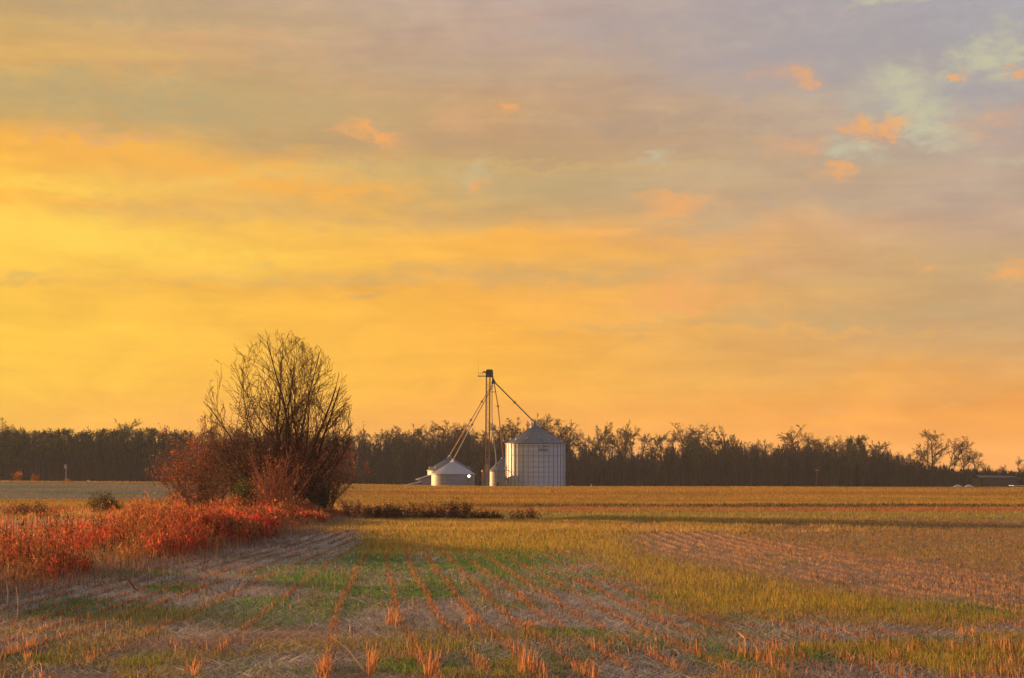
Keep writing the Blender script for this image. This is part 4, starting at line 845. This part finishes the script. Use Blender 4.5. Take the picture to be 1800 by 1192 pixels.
FIY = [762, 762, 765, 768, 770, 768, 768, 786, 798, 800, 796, 790, 782, 786, 786, 786, 798, 810, 822, 828, 830, 830]
def place(proto, name, px, pyt, Y, label, base_h, group, rnd, wmul=1.0):
    X = (px - CX) / F * Y; hgt = H + (HY - pyt) / F * Y - GZW; s_ = hgt / base_h
    e = empty(name, (X, Y, GZW - .1), label, 'tree', group, rnd.uniform(0, PI2)); e.scale = (s_ * wmul, s_ * wmul, s_)
    ob('trunk', proto[0], None, e); ob('crown', proto[1], None, e)
rw = random.Random(77)
special = {945: 'tallest bare treetop showing just behind the tall bin peak', 5: 'pale bare tree crown rising at the left picture edge', 1045: 'round-headed bare tree first right of the tall bin', 1100: 'slim bare tree standing up right of the round-headed one',
           1195: 'rounded bare tree crown midway along the right woods', 1262: 'broad bare crown in the right woods, above a dark evergreen', 1398: 'broad bare crown between the evergreen top and the dark pine',
           1645: 'broad lone bare tree, left of the two near the far right', 1692: 'narrow lone bare tree, right of the two near the far right', 1668: 'leaning thin bare tree between the two lone trees', 1790: 'pale bare tree at the right picture edge',
           210: 'pale bare treetops sticking out above the left evergreens'}
for px, lab in special.items():
    pyt = float(np.interp(px, SKX, SKY)) - 1; place(protos[px % 7], 'bare_tree', px, pyt, YW - rw.uniform(0, 8), lab, 16.0, 'bare trees of the far woods', rw, 1.5 if px in (1262, 1398, 1645, 1195, 1692) else 1.0)
def seglab(px):
    if px < 330: return 'one of the bare trees behind the left evergreens'
    if px < 620: return 'one of the bare trees behind the big thicket'
    if px < 860: return 'one of the bare trees behind the low bins, left of the leg'
    if px < 1010: return 'one of the bare trees behind the tallest bin'
    if px < 1330: return 'one of the bare trees just right of the tallest bin'
    if px < 1600: return 'one of the bare trees round the dark pine in the right woods'
    return 'one of the low bare trees at the far right end'
px = -100.0
while px < 1880:
    if not any(abs(px - s_) < 12 for s_ in special):
        jy = rw.uniform(0, 12)
        place(protos[rw.randrange(7)], 'bare_tree', px, float(np.interp(px, SKX, SKY)) + jy + (8 if px < 310 else 0), YW + rw.uniform(-6, 10), seglab(px), 16.0, 'bare trees: ' + seglab(px)[11:], rw, rw.uniform(1.0, 1.5))
    px += rw.uniform(13, 20) if px > 310 else rw.uniform(34, 56)
px = 330.0
while px < 1700:   # a second, lower row
    place(protos[rw.randrange(7)], 'bare_tree', px, float(np.interp(px, FIX, FIY)) - rw.uniform(-6, 8), YW - rw.uniform(8, 16), seglab(px), 16.0, 'bare trees: ' + seglab(px)[11:], rw, rw.uniform(.7, 1.0)); px += rw.uniform(24, 36)
px = -60.0; i = 0
while px < 330:
    place(pines[i % 4], 'pine_tree', px, 757 + rw.uniform(-3, 5), YW - rw.uniform(4, 14), 'one of the dark pines forming the flat-topped left woods', 15.0, 'dark pines of the left woods', rw, 1.0); px += rw.uniform(14, 20); i += 1
for px, pyt, lab, wm in ((1497, 769, 'dark broad-headed pine, left of the two in the right woods', .8), (1514, 766, 'dark broad-headed pine, right of the two in the right woods', .85), (1222, 769, 'dark evergreen top between bare crowns in the right woods', .9), (700, 772, 'dark evergreen behind the field left of the low bins', .9)):
    place(pines[int(px) % 4], 'pine_tree', px, pyt, YW - 18, lab, 15.0, None, rw, wm)
# undergrowth that closes the wood below the crowns
pu = Pile(); UC = np.array([(.040, .033, .031), (.032, .028, .028), (.052, .039, .034), (.032, .032, .028), (.045, .037, .035)])
def ucol(px, z, n): return UC[rng.integers(0, 5, n)] * (0.7 + .7 * fbm(px * .045, z * .25, 19, 3))[:, None]
n = 46000; px = U(-160, 1960, n); Y = YW + U(-12, 26, n); zt = (H + (HY - np.interp(px, FIX, FIY)) / F * Y - GZW) * (0.72 + .56 * fbm(px * .11, px * 0, 15, 3)); X = (px - CX) / F * Y
V, T_, C = blades(np.stack([X, Y, np.full(n, GZW)], 1), zt * U(.5, 1.0, n), U(.12, .42, n), U(0, PI2, n), np.abs(rng.normal(0, .07, n)), U(0, PI2, n), ucol(px, px * .1, n), 2); pu.add(V, T_, C)
n = 170000; px = U(-160, 1960, n); Y = YW + U(-12, 26, n); zt = (H + (HY - np.interp(px, FIX, FIY)) / F * Y - GZW) * (0.74 + .52 * fbm(px * .11, px * 0, 15, 3)); X = (px - CX) / F * Y
t = np.minimum(rng.random(n), rng.random(n) + .25); t = np.where(rng.random(n) < .3, rng.random(n) * .3, t); z = GZW + zt * t
V, T_, C = blades(np.stack([X, Y, z], 1), U(.4, 1.5, n), U(.12, .4, n), U(0, PI2, n), U(0, .8, n), U(0, PI2, n), ucol(px, z, n), 1); pu.add(V, T_, C)
V, T_, C = np.concatenate(pu.V), np.concatenate(pu.T), np.concatenate(pu.C)
o = ob('woodland_undergrowth', mesh_np('woodland_undergrowth', V, T_, C), M_wood); o['kind'] = 'stuff'; tag(o, 'dark brown undergrowth closing the far woods below the crowns', 'undergrowth')

# ------------------------------------------------------------------ haze
hm = bpy.data.materials.new('thin_air'); hm.use_nodes = True; t = hm.node_tree; t.nodes.clear()
pv = t.nodes.new('ShaderNodeVolumePrincipled'); pv.inputs['Color'].default_value = (.8, .88, 1.0, 1); pv.inputs['Density'].default_value = 0.00014; pv.inputs['Anisotropy'].default_value = 0.0
oo = t.nodes.new('ShaderNodeOutputMaterial'); t.links.new(pv.outputs[0], oo.inputs['Volume'])
hz = MB().box((0, 50, 14.5), (3400, 3400, 33)).build('haze', hm); hz['kind'] = 'stuff'; tag(hz, 'thin evening haze over the whole field', 'haze')
